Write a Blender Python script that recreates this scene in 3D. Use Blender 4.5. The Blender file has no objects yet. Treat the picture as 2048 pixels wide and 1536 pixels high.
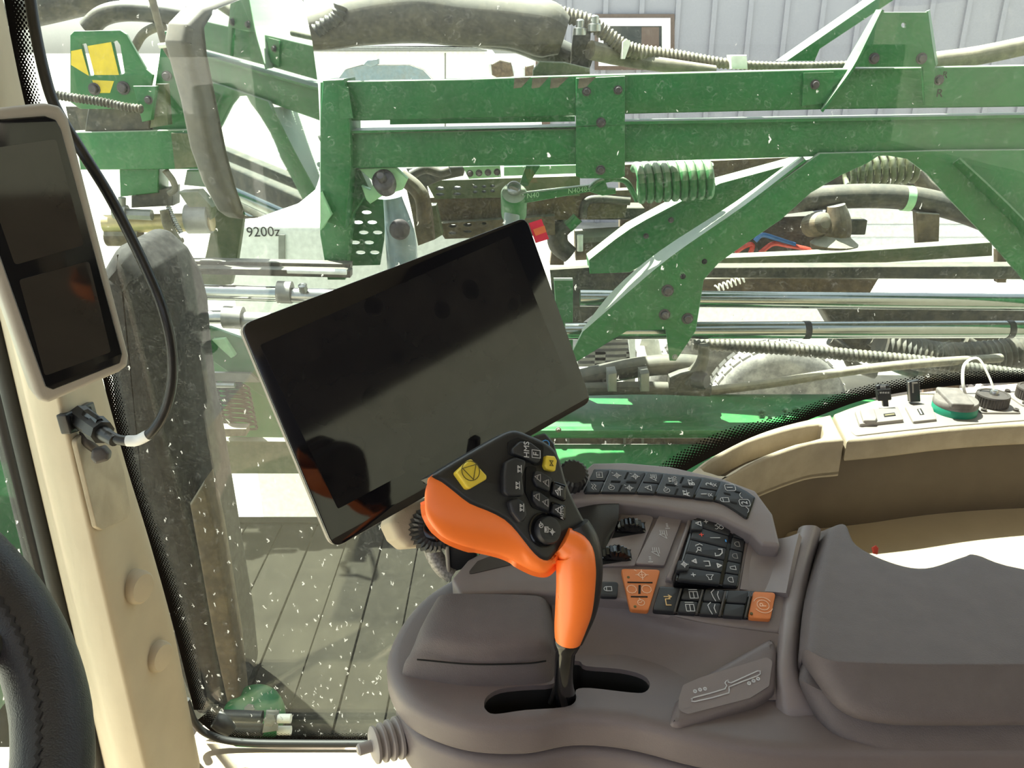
import bpy, bmesh, math, random
from mathutils import Vector, Matrix
random.seed(7)
S = bpy.context.scene
COL = S.collection
# ------------------------------------------------------------------ camera
F, PITCH, H = 1650.0, math.radians(22.0), 2.7
cam_d = bpy.data.cameras.new('camera'); cam = bpy.data.objects.new('camera', cam_d); COL.objects.link(cam)
cam_d.sensor_width = 36.0; cam_d.lens = F / 2048.0 * 36.0; cam_d.clip_start = 0.02; cam_d.clip_end = 2000
cam.location = (0, 0, H); cam.rotation_euler = (math.pi/2 - PITCH, 0, 0)
S.camera = cam
# ------------------------------------------------------------------ sky and sun
w = bpy.data.worlds.new('world'); S.world = w; w.use_nodes = True
nt = w.node_tree; nt.nodes.clear()
sky = nt.nodes.new('ShaderNodeTexSky'); sky.sky_type = 'NISHITA'; sky.sun_disc = False
sky.sun_elevation = math.radians(66); sky.sun_rotation = math.radians(-48); sky.dust_density = 2.5; sky.air_density = 1.0
hs = nt.nodes.new('ShaderNodeHueSaturation'); hs.inputs['Saturation'].default_value = 0.45
bg = nt.nodes.new('ShaderNodeBackground'); bg.inputs['Strength'].default_value = 0.34
wo = nt.nodes.new('ShaderNodeOutputWorld')
nt.links.new(sky.outputs[0], hs.inputs['Color']); nt.links.new(hs.outputs[0], bg.inputs['Color']); nt.links.new(bg.outputs[0], wo.inputs['Surface'])
sd = bpy.data.lights.new('sun', 'SUN'); sun = bpy.data.objects.new('sun', sd); COL.objects.link(sun)
sd.energy = 26.0; sd.angle = math.radians(0.53); sd.color = (1.0, 0.95, 0.86)
SUN = Vector((-0.30, 0.27, 0.92)).normalized()
sun.rotation_euler = SUN.to_track_quat('Z', 'Y').to_euler(); sun.location = (-3, 4, 12)
vs = S.view_settings; S.display_settings.display_device = 'sRGB'
vs.view_transform = 'Standard'; vs.look = 'None'; vs.gamma = 1.0; vs.use_curve_mapping = False; vs.exposure = 0.32
S.cycles.transparent_max_bounces = 16; S.cycles.max_bounces = 10; S.cycles.diffuse_bounces = 5

# ------------------------------------------------------------------ pixel -> place
cp, sp = math.cos(PITCH), math.sin(PITCH)
def ray(px, py):
    r, d = (px-1024.0)/F, (py-768.0)/F
    return Vector((r, cp - d*sp, -(sp + d*cp)))
O = Vector((0, 0, H))
def PT(px, py, t): return O + ray(px, py)*t
def PY(px, py, y): v = ray(px, py); return O + v*(y/v.y)
def PZ(px, py, z): v = ray(px, py); return O + v*(z/v.z)          # z relative to the eye
class Plane:
    def __init__(s, p, n):
        s.p = Vector(p); s.n = Vector(n).normalized()
        if s.n.dot(O - s.p) < 0: s.n = -s.n
    def __call__(s, px, py, h=0.0):
        v = ray(px, py); p = s.p + s.n*h
        return O + v*((p - O).dot(s.n)/v.dot(s.n))
def plane3(a, b, c): return Plane(a, (b-a).cross(c-a))
def YP(y): return Plane((0, y, H), (0, -1, 0))
def ZP(z): return Plane((0, 0, H+z), (0, 0, 1))

# ------------------------------------------------------------------ materials
MATS = {}
def mat(name, col, rough=0.55, metal=0.0, var=0.12, bump=0.0, scale=40.0, dirt=None, dirt_amt=0.0, coat=0.0, dscale=9.0, spec=0.5, lit_tops=0.0):
    if name in MATS: return MATS[name]
    m = bpy.data.materials.new(name); m.use_nodes = True; n = m.node_tree.nodes; l = m.node_tree.links
    b = n['Principled BSDF']; b.inputs['Roughness'].default_value = rough; b.inputs['Metallic'].default_value = metal
    b.inputs['Specular IOR Level'].default_value = spec
    if coat: b.inputs['Coat Weight'].default_value = coat; b.inputs['Coat Roughness'].default_value = 0.05
    tc = n.new('ShaderNodeTexCoord')
    no = n.new('ShaderNodeTexNoise'); no.inputs['Scale'].default_value = scale; no.inputs['Detail'].default_value = 5
    l.new(tc.outputs['Object'], no.inputs['Vector'])
    mr = n.new('ShaderNodeMapRange'); mr.inputs[1].default_value = 0.3; mr.inputs[2].default_value = 0.7
    mr.inputs[3].default_value = 1-var; mr.inputs[4].default_value = 1+var
    l.new(no.outputs['Fac'], mr.inputs[0])
    mx = n.new('ShaderNodeMix'); mx.data_type = 'RGBA'; mx.blend_type = 'MULTIPLY'; mx.inputs[0].default_value = 1.0
    mx.inputs[6].default_value = (*col, 1); l.new(mr.outputs[0], mx.inputs[7])
    out = mx.outputs[2]
    if dirt:
        n2 = n.new('ShaderNodeTexNoise'); n2.inputs['Scale'].default_value = dscale; n2.inputs['Detail'].default_value = 8; n2.inputs['Roughness'].default_value = 0.7
        l.new(tc.outputs['Object'], n2.inputs['Vector'])
        r2 = n.new('ShaderNodeMapRange'); r2.inputs[1].default_value = 0.42; r2.inputs[2].default_value = 0.68; r2.inputs[4].default_value = dirt_amt
        l.new(n2.outputs['Fac'], r2.inputs[0])
        m2 = n.new('ShaderNodeMix'); m2.data_type = 'RGBA'; m2.inputs[7].default_value = (*dirt, 1)
        l.new(r2.outputs[0], m2.inputs[0]); l.new(out, m2.inputs[6]); out = m2.outputs[2]
    if lit_tops:                                                   # pale dust colour on up-facing sides, painted in for blown-out sunlight
        ge = n.new('ShaderNodeNewGeometry'); sz = n.new('ShaderNodeSeparateXYZ'); l.new(ge.outputs['True Normal'], sz.inputs[0])
        r3 = n.new('ShaderNodeMapRange'); r3.inputs[1].default_value = 0.12; r3.inputs[2].default_value = 0.65; r3.inputs[4].default_value = lit_tops
        l.new(sz.outputs[2], r3.inputs[0])
        m3 = n.new('ShaderNodeMix'); m3.data_type = 'RGBA'; m3.inputs[7].default_value = (0.42, 0.42, 0.36, 1)
        l.new(r3.outputs[0], m3.inputs[0]); l.new(out, m3.inputs[6]); out = m3.outputs[2]
    l.new(out, b.inputs['Base Color'])
    if bump:
        bp = n.new('ShaderNodeBump'); bp.inputs['Strength'].default_value = bump; bp.inputs['Distance'].default_value = 0.001
        n3 = n.new('ShaderNodeTexNoise'); n3.inputs['Scale'].default_value = 900; l.new(tc.outputs['Object'], n3.inputs['Vector'])
        l.new(n3.outputs['Fac'], bp.inputs['Height']); l.new(bp.outputs[0], b.inputs['Normal'])
    MATS[name] = m; return m
TAN = (0.30, 0.24, 0.16)
mat('green', (0.006, 0.128, 0.028), 0.45, dirt=TAN, dirt_amt=0.07, scale=14, lit_tops=0.6)
mat('green_clean', (0.010, 0.125, 0.032), 0.4, dirt=TAN, dirt_amt=0.10, scale=14)
mat('olive', (0.055, 0.08, 0.028), 0.6, dirt=TAN, dirt_amt=0.35, scale=14, lit_tops=0.4)
mat('yellow', (0.70, 0.50, 0.02), 0.45)
mat('rust', (0.075, 0.052, 0.032), 0.85, dirt=(0.22, 0.16, 0.09), dirt_amt=0.5, dscale=22, lit_tops=0.4)
mat('dusty_black', (0.022, 0.021, 0.018), 0.6, dirt=TAN, dirt_amt=0.25, dscale=15, lit_tops=0.14)
mat('hose_tan', (0.11, 0.092, 0.066), 0.8, dirt=(0.3, 0.25, 0.17), dirt_amt=0.5, dscale=20, lit_tops=0.25)
mat('sleeve', (0.050, 0.043, 0.032), 0.8, dirt=(0.16, 0.135, 0.09), dirt_amt=0.5, dscale=20, lit_tops=0.2)
mat('rubber', (0.015, 0.015, 0.015), 0.55)
mat('cable_black', (0.012, 0.011, 0.011), 0.35)
mat('steel', (0.36, 0.36, 0.35), 0.3, 0.9, var=0.08)
mat('chrome', (0.33, 0.35, 0.33), 0.18, 1.0, var=0.04)
mat('zinc', (0.24, 0.235, 0.215), 0.5, 0.5)
mat('bolt', (0.08, 0.07, 0.075), 0.5, 0.6)
mat('blue_grey', (0.20, 0.27, 0.30), 0.5, 0.3, dirt=TAN, dirt_amt=0.3)
mat('white_paint', (0.80, 0.80, 0.78), 0.35)
mat('white_plastic', (0.78, 0.76, 0.70), 0.5)
mat('siding', (0.27, 0.262, 0.305), 0.5, var=0.05)
mat('brown_trim', (0.10, 0.06, 0.045), 0.6)
mat('dark_glass', (0.03, 0.035, 0.035), 0.05)
mat('ground', (0.27, 0.255, 0.225), 0.9, var=0.2, scale=3)
mat('plank', (0.012, 0.011, 0.008), 0.85, dirt=(0.026, 0.024, 0.017), dirt_amt=0.6, dscale=6, spec=0.1)
mat('fender', (0.022, 0.021, 0.021), 0.75, dirt=(0.10, 0.096, 0.09), dirt_amt=0.3, dscale=60, spec=0.15)
mat('red', (0.55, 0.05, 0.03), 0.5); mat('blue', (0.05, 0.16, 0.40), 0.5)
mat('tyre', (0.09, 0.085, 0.08), 0.85, dirt=(0.4, 0.38, 0.33), dirt_amt=0.5)
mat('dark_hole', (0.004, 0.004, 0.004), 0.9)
mat('mark', (0.02, 0.018, 0.016), 0.8)
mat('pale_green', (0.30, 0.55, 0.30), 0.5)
# cab
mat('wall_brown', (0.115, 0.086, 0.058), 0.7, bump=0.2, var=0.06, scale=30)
mat('cream_tank', (0.34, 0.31, 0.25), 0.5)
mat('navy_dark', (0.018, 0.019, 0.032), 0.6)
mat('cap_dusty', (0.15, 0.132, 0.122), 0.6, var=0.25, scale=90)
mat('beige', (0.42, 0.345, 0.245), 0.6, bump=0.12, var=0.04, scale=20)
mat('beige_dusty', (0.34, 0.28, 0.20), 0.65, bump=0.25, var=0.1, scale=30, dirt=(0.5, 0.43, 0.32), dirt_amt=0.3, dscale=25)
mat('headliner', (0.38, 0.33, 0.26), 0.9)
mat('taupe', (0.150, 0.125, 0.127), 0.5, bump=0.15, var=0.05, scale=30)
mat('taupe_light', (0.205, 0.175, 0.178), 0.45, bump=0.1, var=0.05, scale=30)
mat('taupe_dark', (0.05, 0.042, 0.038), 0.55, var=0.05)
mat('pad', (0.125, 0.105, 0.107), 0.7, bump=0.5, var=0.06, scale=60)
mat('black_plastic', (0.014, 0.014, 0.016), 0.42, bump=0.08, var=0.05)
mat('key_black', (0.016, 0.017, 0.021), 0.5, var=0.05)
mat('gloss_black', (0.006, 0.006, 0.007), 0.12)
mat('orange', (1.0, 0.215, 0.035), 0.35, var=0.02)
mat('orange_key', (0.62, 0.19, 0.055), 0.5, var=0.06)
mat('key_yellow', (0.72, 0.55, 0.05), 0.45, var=0.04)
mat('icon', (0.55, 0.55, 0.57), 0.6, var=0.0)
mat('icon_dim', (0.30, 0.29, 0.29), 0.6, var=0.0)
mat('icon_amber', (0.75, 0.50, 0.22), 0.6, var=0.0)
mat('icon_pale', (0.85, 0.55, 0.38), 0.6, var=0.0)
mat('icon_dark', (0.10, 0.085, 0.02), 0.6, var=0.0)
mat('icon_red', (0.8, 0.08, 0.05), 0.6); mat('icon_blue', (0.05, 0.3, 0.75), 0.6)
mat('housing_grey', (0.30, 0.27, 0.235), 0.5, bump=0.1, var=0.03)
mat('boot_grey', (0.30, 0.27, 0.26), 0.5, var=0.06)
mat('leather', (0.014, 0.012, 0.015), 0.42, bump=0.5, var=0.1)
mat('stitch', (0.012, 0.010, 0.010), 0.8)
mat('tape_white', (0.72, 0.72, 0.72), 0.5)
mat('sticker', (0.85, 0.03, 0.09), 0.5); mat('sticker_orange', (0.90, 0.22, 0.08), 0.5)
mat('teal', (0.01, 0.22, 0.13), 0.5)
mat('panel_grey', (0.24, 0.215, 0.195), 0.5, var=0.03)
mat('cap_brown', (0.06, 0.05, 0.045), 0.5)
mat('brass', (0.42, 0.33, 0.17), 0.45, 0.5)
mat('tread', (0.36, 0.34, 0.31), 0.85)
mat('braid', (0.22, 0.21, 0.20), 0.5, 0.4, var=0.5, scale=400)
mat('clear_strap', (0.75, 0.72, 0.66), 0.4)
mat('mirror_back', (0.12, 0.11, 0.10), 0.6, dirt=TAN, dirt_amt=0.3)
def m_mirror():
    m = bpy.data.materials.new('mirror'); m.use_nodes = True; b = m.node_tree.nodes['Principled BSDF']
    b.inputs['Metallic'].default_value = 1; b.inputs['Roughness'].default_value = 0.02; b.inputs['Base Color'].default_value = (0.80, 0.85, 0.84, 1)
    MATS['mirror'] = m
m_mirror()
def m_screen(name, base, smudge, spots):
    m = bpy.data.materials.new(name); m.use_nodes = True; n = m.node_tree.nodes; l = m.node_tree.links; b = n['Principled BSDF']
    tc = n.new('ShaderNodeTexCoord'); no = n.new('ShaderNodeTexNoise'); no.inputs['Scale'].default_value = 16; no.inputs['Detail'].default_value = 4
    l.new(tc.outputs['Object'], no.inputs['Vector'])
    mr = n.new('ShaderNodeMapRange'); mr.inputs[1].default_value = 0.35; mr.inputs[2].default_value = 0.7; mr.inputs[3].default_value = smudge*0.45; mr.inputs[4].default_value = smudge
    l.new(no.outputs['Fac'], mr.inputs[0])
    fac = mr.outputs[0]
    if spots:                                                    # fingerprints wiped into the dust film
        vo = n.new('ShaderNodeTexVoronoi'); vo.inputs['Scale'].default_value = 34; l.new(tc.outputs['Object'], vo.inputs['Vector'])
        s1 = n.new('ShaderNodeMapRange'); s1.inputs[1].default_value = 0.22; s1.inputs[2].default_value = 0.36; l.new(vo.outputs['Distance'], s1.inputs[0])
        sepc = n.new('ShaderNodeSeparateColor'); l.new(vo.outputs['Color'], sepc.inputs[0])
        gt = n.new('ShaderNodeMath'); gt.operation = 'GREATER_THAN'; gt.inputs[1].default_value = 0.38; l.new(sepc.outputs[0], gt.inputs[0])
        mxx = n.new('ShaderNodeMath'); mxx.operation = 'MAXIMUM'; l.new(s1.outputs[0], mxx.inputs[0]); l.new(gt.outputs[0], mxx.inputs[1])
        ml = n.new('ShaderNodeMath'); ml.operation = 'MULTIPLY'; l.new(fac, ml.inputs[0])
        ad = n.new('ShaderNodeMapRange'); ad.inputs[3].default_value = 0.35; l.new(mxx.outputs[0], ad.inputs[0]); l.new(ad.outputs[0], ml.inputs[1]); fac = ml.outputs[0]
    mx = n.new('ShaderNodeMix'); mx.data_type = 'RGBA'; mx.inputs[6].default_value = (*base, 1); mx.inputs[7].default_value = (0.40, 0.36, 0.32, 1)
    l.new(fac, mx.inputs[0]); l.new(mx.outputs[2], b.inputs['Base Color'])
    b.inputs['Roughness'].default_value = 0.06
    MATS[name] = m
m_screen('display_glass', (0.003, 0.003, 0.005), 0.015, False)
m_screen('display_screen', (0.004, 0.004, 0.006), 0.045, True)
m_screen('post_screen', (0.010, 0.009, 0.009), 0.025, False)
def m_glass():
    m = bpy.data.materials.new('dusty_glass'); m.use_nodes = True; n = m.node_tree.nodes; l = m.node_tree.links; n.clear()
    out = n.new('ShaderNodeOutputMaterial'); tr = n.new('ShaderNodeBsdfTransparent'); tr.inputs[0].default_value = (0.90, 0.96, 0.92, 1)
    gl = n.new('ShaderNodeBsdfGlossy'); gl.inputs['Roughness'].default_value = 0.01
    lw = n.new('ShaderNodeLayerWeight'); pw = n.new('ShaderNodeMath'); pw.operation = 'POWER'; pw.inputs[1].default_value = 5.0; l.new(lw.outputs['Facing'], pw.inputs[0])
    fr = n.new('ShaderNodeMapRange'); fr.inputs[3].default_value = 0.03; fr.inputs[4].default_value = 1.0; l.new(pw.outputs[0], fr.inputs[0])
    m1 = n.new('ShaderNodeMixShader'); l.new(fr.outputs[0], m1.inputs[0]); l.new(tr.outputs[0], m1.inputs[1]); l.new(gl.outputs[0], m1.inputs[2])
    tl = n.new('ShaderNodeBsdfTranslucent'); tl.inputs[0].default_value = (0.86, 0.84, 0.78, 1)
    df = n.new('ShaderNodeBsdfDiffuse'); df.inputs[0].default_value = (0.70, 0.68, 0.62, 1)
    d2 = n.new('ShaderNodeMixShader'); d2.inputs[0].default_value = 0.45; l.new(tl.outputs[0], d2.inputs[1]); l.new(df.outputs[0], d2.inputs[2])
    geo = n.new('ShaderNodeNewGeometry')
    def noise(sc, det=6, vec=None):
        t = n.new('ShaderNodeTexNoise'); t.inputs['Scale'].default_value = sc; t.inputs['Detail'].default_value = det
        l.new(vec or geo.outputs['Position'], t.inputs['Vector']); return t.outputs['Fac']
    def rng(x, a, b_, c, d):
        t = n.new('ShaderNodeMapRange'); t.inputs[1].default_value = a; t.inputs[2].default_value = b_; t.inputs[3].default_value = c; t.inputs[4].default_value = d
        l.new(x, t.inputs[0]); return t.outputs[0]
    def op(o, a, b_):
        t = n.new('ShaderNodeMath'); t.operation = o
        for i, x in enumerate((a, b_)):
            if isinstance(x, float): t.inputs[i].default_value = x
            else: l.new(x, t.inputs[i])
        return t.outputs[0]
    def vor(sc, stretch=(1, 1, 1), rot=0.0):
        mp = n.new('ShaderNodeMapping'); mp.inputs['Scale'].default_value = stretch; mp.inputs['Rotation'].default_value = (0, rot, 0)
        wn_ = n.new('ShaderNodeTexNoise'); wn_.inputs['Scale'].default_value = 140; l.new(geo.outputs['Position'], wn_.inputs['Vector'])
        wa = n.new('ShaderNodeVectorMath'); wa.operation = 'MULTIPLY_ADD'; wa.inputs[1].default_value = (0.012, 0.0, 0.012)
        l.new(wn_.outputs['Color'], wa.inputs[0]); l.new(geo.outputs['Position'], wa.inputs[2]); l.new(wa.outputs[0], mp.inputs[0])
        t = n.new('ShaderNodeTexVoronoi'); t.inputs['Scale'].default_value = sc; l.new(mp.outputs[0], t.inputs['Vector'])
        s = n.new('ShaderNodeSeparateColor'); l.new(t.outputs['Color'], s.inputs[0]); return t.outputs['Distance'], s.outputs[0], s.outputs[1]
    haze = op('ADD', rng(noise(3.0), 0.35, 0.7, 0.002, 0.006), rng(noise(380, 2), 0.45, 0.75, 0.0, 0.016))
    d, c, c2 = vor(95)
    speck = op('MULTIPLY', rng(d, 0.05, 0.10, 0.45, 0.0), rng(c, 0.90, 0.91, 0.0, 1.0))
    d, c, c2 = vor(60, (2.4, 1, 0.8), 0.5)                       # elongated splashes, thicker low down
    sx = n.new('ShaderNodeSeparateXYZ'); l.new(geo.outputs['Position'], sx.inputs[0])
    low = rng(sx.outputs[2], H-0.95, H-0.35, 0.52, 0.985)
    splash = op('MULTIPLY', rng(d, 0.10, 0.19, 0.60, 0.0), op('GREATER_THAN', c, low))
    d, c, c2 = vor(75)                                            # dried drop rings
    ring = op('MULTIPLY', op('MULTIPLY', rng(d, 0.24, 0.30, 0.0, 0.035), rng(d, 0.30, 0.36, 1.0, 0.0)), op('GREATER_THAN', c2, 0.45))
    ring = op('MULTIPLY', ring, rng(noise(60, 3), 0.42, 0.6, 0.0, 1.0))
    fac = op('MINIMUM', op('ADD', op('ADD', haze, speck), op('ADD', splash, ring)), 0.9)
    m2 = n.new('ShaderNodeMixShader'); l.new(fac, m2.inputs[0]); l.new(m1.outputs[0], m2.inputs[1]); l.new(d2.outputs[0], m2.inputs[2])
    l.new(m2.outputs[0], out.inputs[0]); MATS['dusty_glass'] = m
m_glass()
def m_frit():
    m = bpy.data.materials.new('frit'); m.use_nodes = True; n = m.node_tree.nodes; l = m.node_tree.links; n.clear()
    out = n.new('ShaderNodeOutputMaterial'); tr = n.new('ShaderNodeBsdfTransparent'); df = n.new('ShaderNodeBsdfDiffuse'); df.inputs[0].default_value = (0.010, 0.009, 0.009, 1)
    uv = n.new('ShaderNodeUVMap'); mp = n.new('ShaderNodeMapping'); mp.inputs['Rotation'].default_value = (0, 0, math.pi/4); mp.inputs['Scale'].default_value = (230, 230, 1)
    l.new(uv.outputs[0], mp.inputs[0])
    fr = n.new('ShaderNodeVectorMath'); fr.operation = 'FRACTION'; l.new(mp.outputs[0], fr.inputs[0])
    sb = n.new('ShaderNodeVectorMath'); sb.operation = 'SUBTRACT'; sb.inputs[1].default_value = (0.5, 0.5, 0); l.new(fr.outputs[0], sb.inputs[0])
    ln = n.new('ShaderNodeVectorMath'); ln.operation = 'LENGTH'; l.new(sb.outputs[0], ln.inputs[0])
    sx = n.new('ShaderNodeSeparateXYZ'); l.new(uv.outputs[0], sx.inputs[0])
    th = n.new('ShaderNodeMapRange'); th.inputs[1].default_value = 0.007; th.inputs[2].default_value = 0.034; th.inputs[3].default_value = 0.72; th.inputs[4].default_value = 0.30
    l.new(sx.outputs[1], th.inputs[0])
    lt = n.new('ShaderNodeMath'); lt.operation = 'LESS_THAN'; l.new(ln.outputs['Value'], lt.inputs[0]); l.new(th.outputs[0], lt.inputs[1])
    mx = n.new('ShaderNodeMixShader'); l.new(lt.outputs[0], mx.inputs[0]); l.new(tr.outputs[0], mx.inputs[1]); l.new(df.outputs[0], mx.inputs[2])
    l.new(mx.outputs[0], out.inputs[0]); MATS['frit'] = m
m_frit()

# ------------------------------------------------------------------ objects
WL = {}
def thing(name, label, cat, loc=None, group=None, kind=None):
    o = bpy.data.objects.new(name, None); o.empty_display_size = 0.05; COL.objects.link(o)
    loc = Vector(loc) if loc is not None else Vector((0, 0, 0)); o.location = loc; WL[o] = loc
    tag(o, label, cat, group, kind); return o
def tag(o, label=None, cat=None, group=None, kind=None):
    if kind: o['kind'] = kind
    if label: o['label'] = label
    if cat: o['category'] = cat
    if group: o['group'] = group
    return o
def link(name, me, m, parent=None, smooth=None):
    vs_ = [v.co for v in me.vertices]
    mn = Vector((min(v.x for v in vs_), min(v.y for v in vs_), min(v.z for v in vs_))); mx = Vector((max(v.x for v in vs_), max(v.y for v in vs_), max(v.z for v in vs_)))
    c = (mn+mx)/2
    if parent is None: c.z = mn.z
    for v in me.vertices: v.co -= c
    me.materials.clear(); me.materials.append(MATS[m] if isinstance(m, str) else m)
    o = bpy.data.objects.new(name, me); COL.objects.link(o); WL[o] = c
    o.location = c - WL[parent] if parent else c
    if parent: o.parent = parent
    if smooth:
        for p in me.polygons: p.use_smooth = True
        me.set_sharp_from_angle(angle=math.radians(smooth))
    return o
def raw(name, verts, faces, m, parent=None, smooth=None):
    me = bpy.data.meshes.new(name); me.from_pydata([tuple(v) for v in verts], [], faces); me.validate()
    bm = bmesh.new(); bm.from_mesh(me); bmesh.ops.recalc_face_normals(bm, faces=bm.faces); bm.to_mesh(me); bm.free()
    return link(name, me, m, parent, smooth)
def rnd(pts, r, seg=4):
    """round the corners of a 2D polygon"""
    if r <= 0: return pts
    out = []; n = len(pts)
    for i in range(n):
        p0, p, p1 = Vector(pts[i-1]), Vector(pts[i]), Vector(pts[(i+1) % n])
        a, b = p0-p, p1-p
        if a.length < 1e-7 or b.length < 1e-7: continue
        ca = max(-1, min(1, a.normalized().dot(b.normalized()))); ang = math.acos(ca)
        if ang > 2.8: out.append(tuple(p)); continue
        d = min(r/math.tan(ang/2), a.length*0.45, b.length*0.45)
        q0, q1 = p + a.normalized()*d, p + b.normalized()*d
        for k in range(seg+1):
            t = k/seg; out.append(tuple(q0*(1-t)**2 + p*2*t*(1-t) + q1*t*t))
    return out
def spl(pts, n=6, closed=False):
    """Catmull-Rom through points of any dimension"""
    P = [Vector(p) for p in pts]; L = len(P); out = []
    rngi = range(L) if closed else range(L-1)
    for i in rngi:
        p0 = P[(i-1) % L] if (closed or i > 0) else P[0]*2 - P[1]
        p1 = P[i]; p2 = P[(i+1) % L]
        p3 = P[(i+2) % L] if (closed or i+2 < L) else P[-1]*2 - P[-2]
        for k in range(n):
            t = k/n
            out.append(0.5*((2*p1) + (p2-p0)*t + (2*p0-5*p1+4*p2-p3)*t*t + (3*p1-p0-3*p2+p3)*t**3))
    if not closed: out.append(P[-1])
    return out
def plate(name, outl, n, thick, m, parent=None, bevel=0.0, r=0.0, res=2, smooth=35, holes=(), hr=None):
    """solid plate: outer outline (3D, coplanar), holes, thickness behind the outline's plane, rounded edges"""
    n = Vector(n).normalized(); o = sum(outl, Vector())/len(outl)
    u = Vector((1, 0, 0)) - n*n.x
    if u.length < 0.2: u = Vector((0, 0, 1)) - n*n.z
    u.normalize(); v = n.cross(u)
    cu = bpy.data.curves.new(name, 'CURVE'); cu.dimensions = '2D'; cu.fill_mode = 'BOTH'
    bevel = min(bevel, thick*0.49)
    cu.extrude = thick/2 - bevel; cu.bevel_depth = bevel; cu.bevel_resolution = res; cu.offset = -bevel
    for k, pts in enumerate([outl] + list(holes)):
        p2 = [((p-o).dot(u), (p-o).dot(v)) for p in pts]
        p2 = rnd(p2, r if k == 0 else (hr if hr is not None else r))
        s = cu.splines.new('POLY'); s.points.add(len(p2)-1); s.use_cyclic_u = True
        for q, (a, b) in zip(s.points, p2): q.co = (a, b, 0, 1)
    co = bpy.data.objects.new('tmp', cu); me = bpy.data.meshes.new_from_object(co)
    bpy.data.objects.remove(co); bpy.data.curves.remove(cu)
    for q in me.vertices: a, b, c = q.co; q.co = o + u*a + v*b + n*(c - thick/2)
    bm = bmesh.new(); bm.from_mesh(me); bmesh.ops.remove_doubles(bm, verts=bm.verts, dist=1e-5); bmesh.ops.recalc_face_normals(bm, faces=bm.faces); bm.to_mesh(me); bm.free()
    return link(name, me, m, parent, smooth)
def pl(name, px, plane, thick, m, parent=None, bevel=0.0, r=0.0, h=0.0, holes=(), **k):
    return plate(name, [plane(x, y, h) for x, y in px], plane.n, thick, m, parent, bevel, r, holes=[[plane(x, y, h) for x, y in hh] for hh in holes], **k)
def tube(name, path, rad, m, parent=None, seg=12, n=6, ribs=None, close=False, smooth=60, flat=None):
    """swept tube along 3D control points; ribs=(pitch, depth) makes a corrugated hose"""
    R = rad if isinstance(rad, (list, tuple)) else [rad]*len(path)
    P4 = spl([(*p, r) for p, r in zip(path, R)], n, close)
    pts = [Vector(p[:3]) for p in P4]; rr = [p[3] for p in P4]
    if ribs:
        L = 0; q = [pts[0]]; rq = [rr[0]]; acc = [0]
        step = ribs[0]/4
        for a, b, ra, rb in zip(pts, pts[1:], rr, rr[1:]):
            d = (b-a).length; k = max(1, int(round(d/step)))
            for i in range(1, k+1): q.append(a.lerp(b, i/k)); L += d/k; acc.append(L); rq.append(ra+(rb-ra)*i/k)
        pts = q; rr = [r_*(1 - ribs[1]*(0.5-0.5*math.cos(2*math.pi*s/ribs[0]))) for r_, s in zip(rq, acc)]
    vs_, fs = [], []; N = len(pts)
    t0 = (pts[1]-pts[0]).normalized(); up = Vector((0, 0, 1)) if abs(t0.z) < 0.9 else Vector((1, 0, 0))
    a = t0.cross(up).normalized()
    for i, p in enumerate(pts):
        t = ((pts[(i+1) % N] - pts[i-1]) if (close or 0 < i < N-1) else (pts[min(i+1, N-1)] - pts[max(i-1, 0)])).normalized()
        a = (a - t*a.dot(t)).normalized(); b = t.cross(a)
        for k in range(seg):
            an = 2*math.pi*k/seg; sc = flat or 1.0
            vs_.append(p + a*(math.cos(an)*rr[i]) + b*(math.sin(an)*rr[i]*sc))
    for i in range(N if close else N-1):
        for k in range(seg):
            j = (i+1) % N
            fs.append((i*seg+k, i*seg+(k+1) % seg, j*seg+(k+1) % seg, j*seg+k))
    if not close: fs += [tuple(range(seg)), tuple(range((N-1)*seg, N*seg))]
    return raw(name, vs_, fs, m, parent, smooth)
def cyl(name, a, b, r, m, parent=None, seg=20, r2=None, smooth=40):
    return tube(name, [a, b], [r, r if r2 is None else r2], m, parent, seg, 1, smooth=smooth)
def lathe(name, a, axis, prof, m, parent=None, seg=28, smooth=40, teeth=0, depth=0.0):
    """profile of (radius, height) around an axis"""
    ax = Vector(axis).normalized(); u = ax.orthogonal().normalized(); v = ax.cross(u); vs_, fs = [], []
    for r_, h_ in prof:
        for k in range(seg):
            an = 2*math.pi*k/seg; q = r_*(1 - depth*(k % 2)) if teeth else r_
            vs_.append(Vector(a) + ax*h_ + (u*math.cos(an) + v*math.sin(an))*q)
    for i in range(len(prof)-1):
        for k in range(seg): fs.append((i*seg+k, i*seg+(k+1) % seg, (i+1)*seg+(k+1) % seg, (i+1)*seg+k))
    fs += [tuple(range(seg)), tuple(range((len(prof)-1)*seg, len(prof)*seg))]
    return raw(name, vs_, fs, m, parent, smooth)
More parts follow.
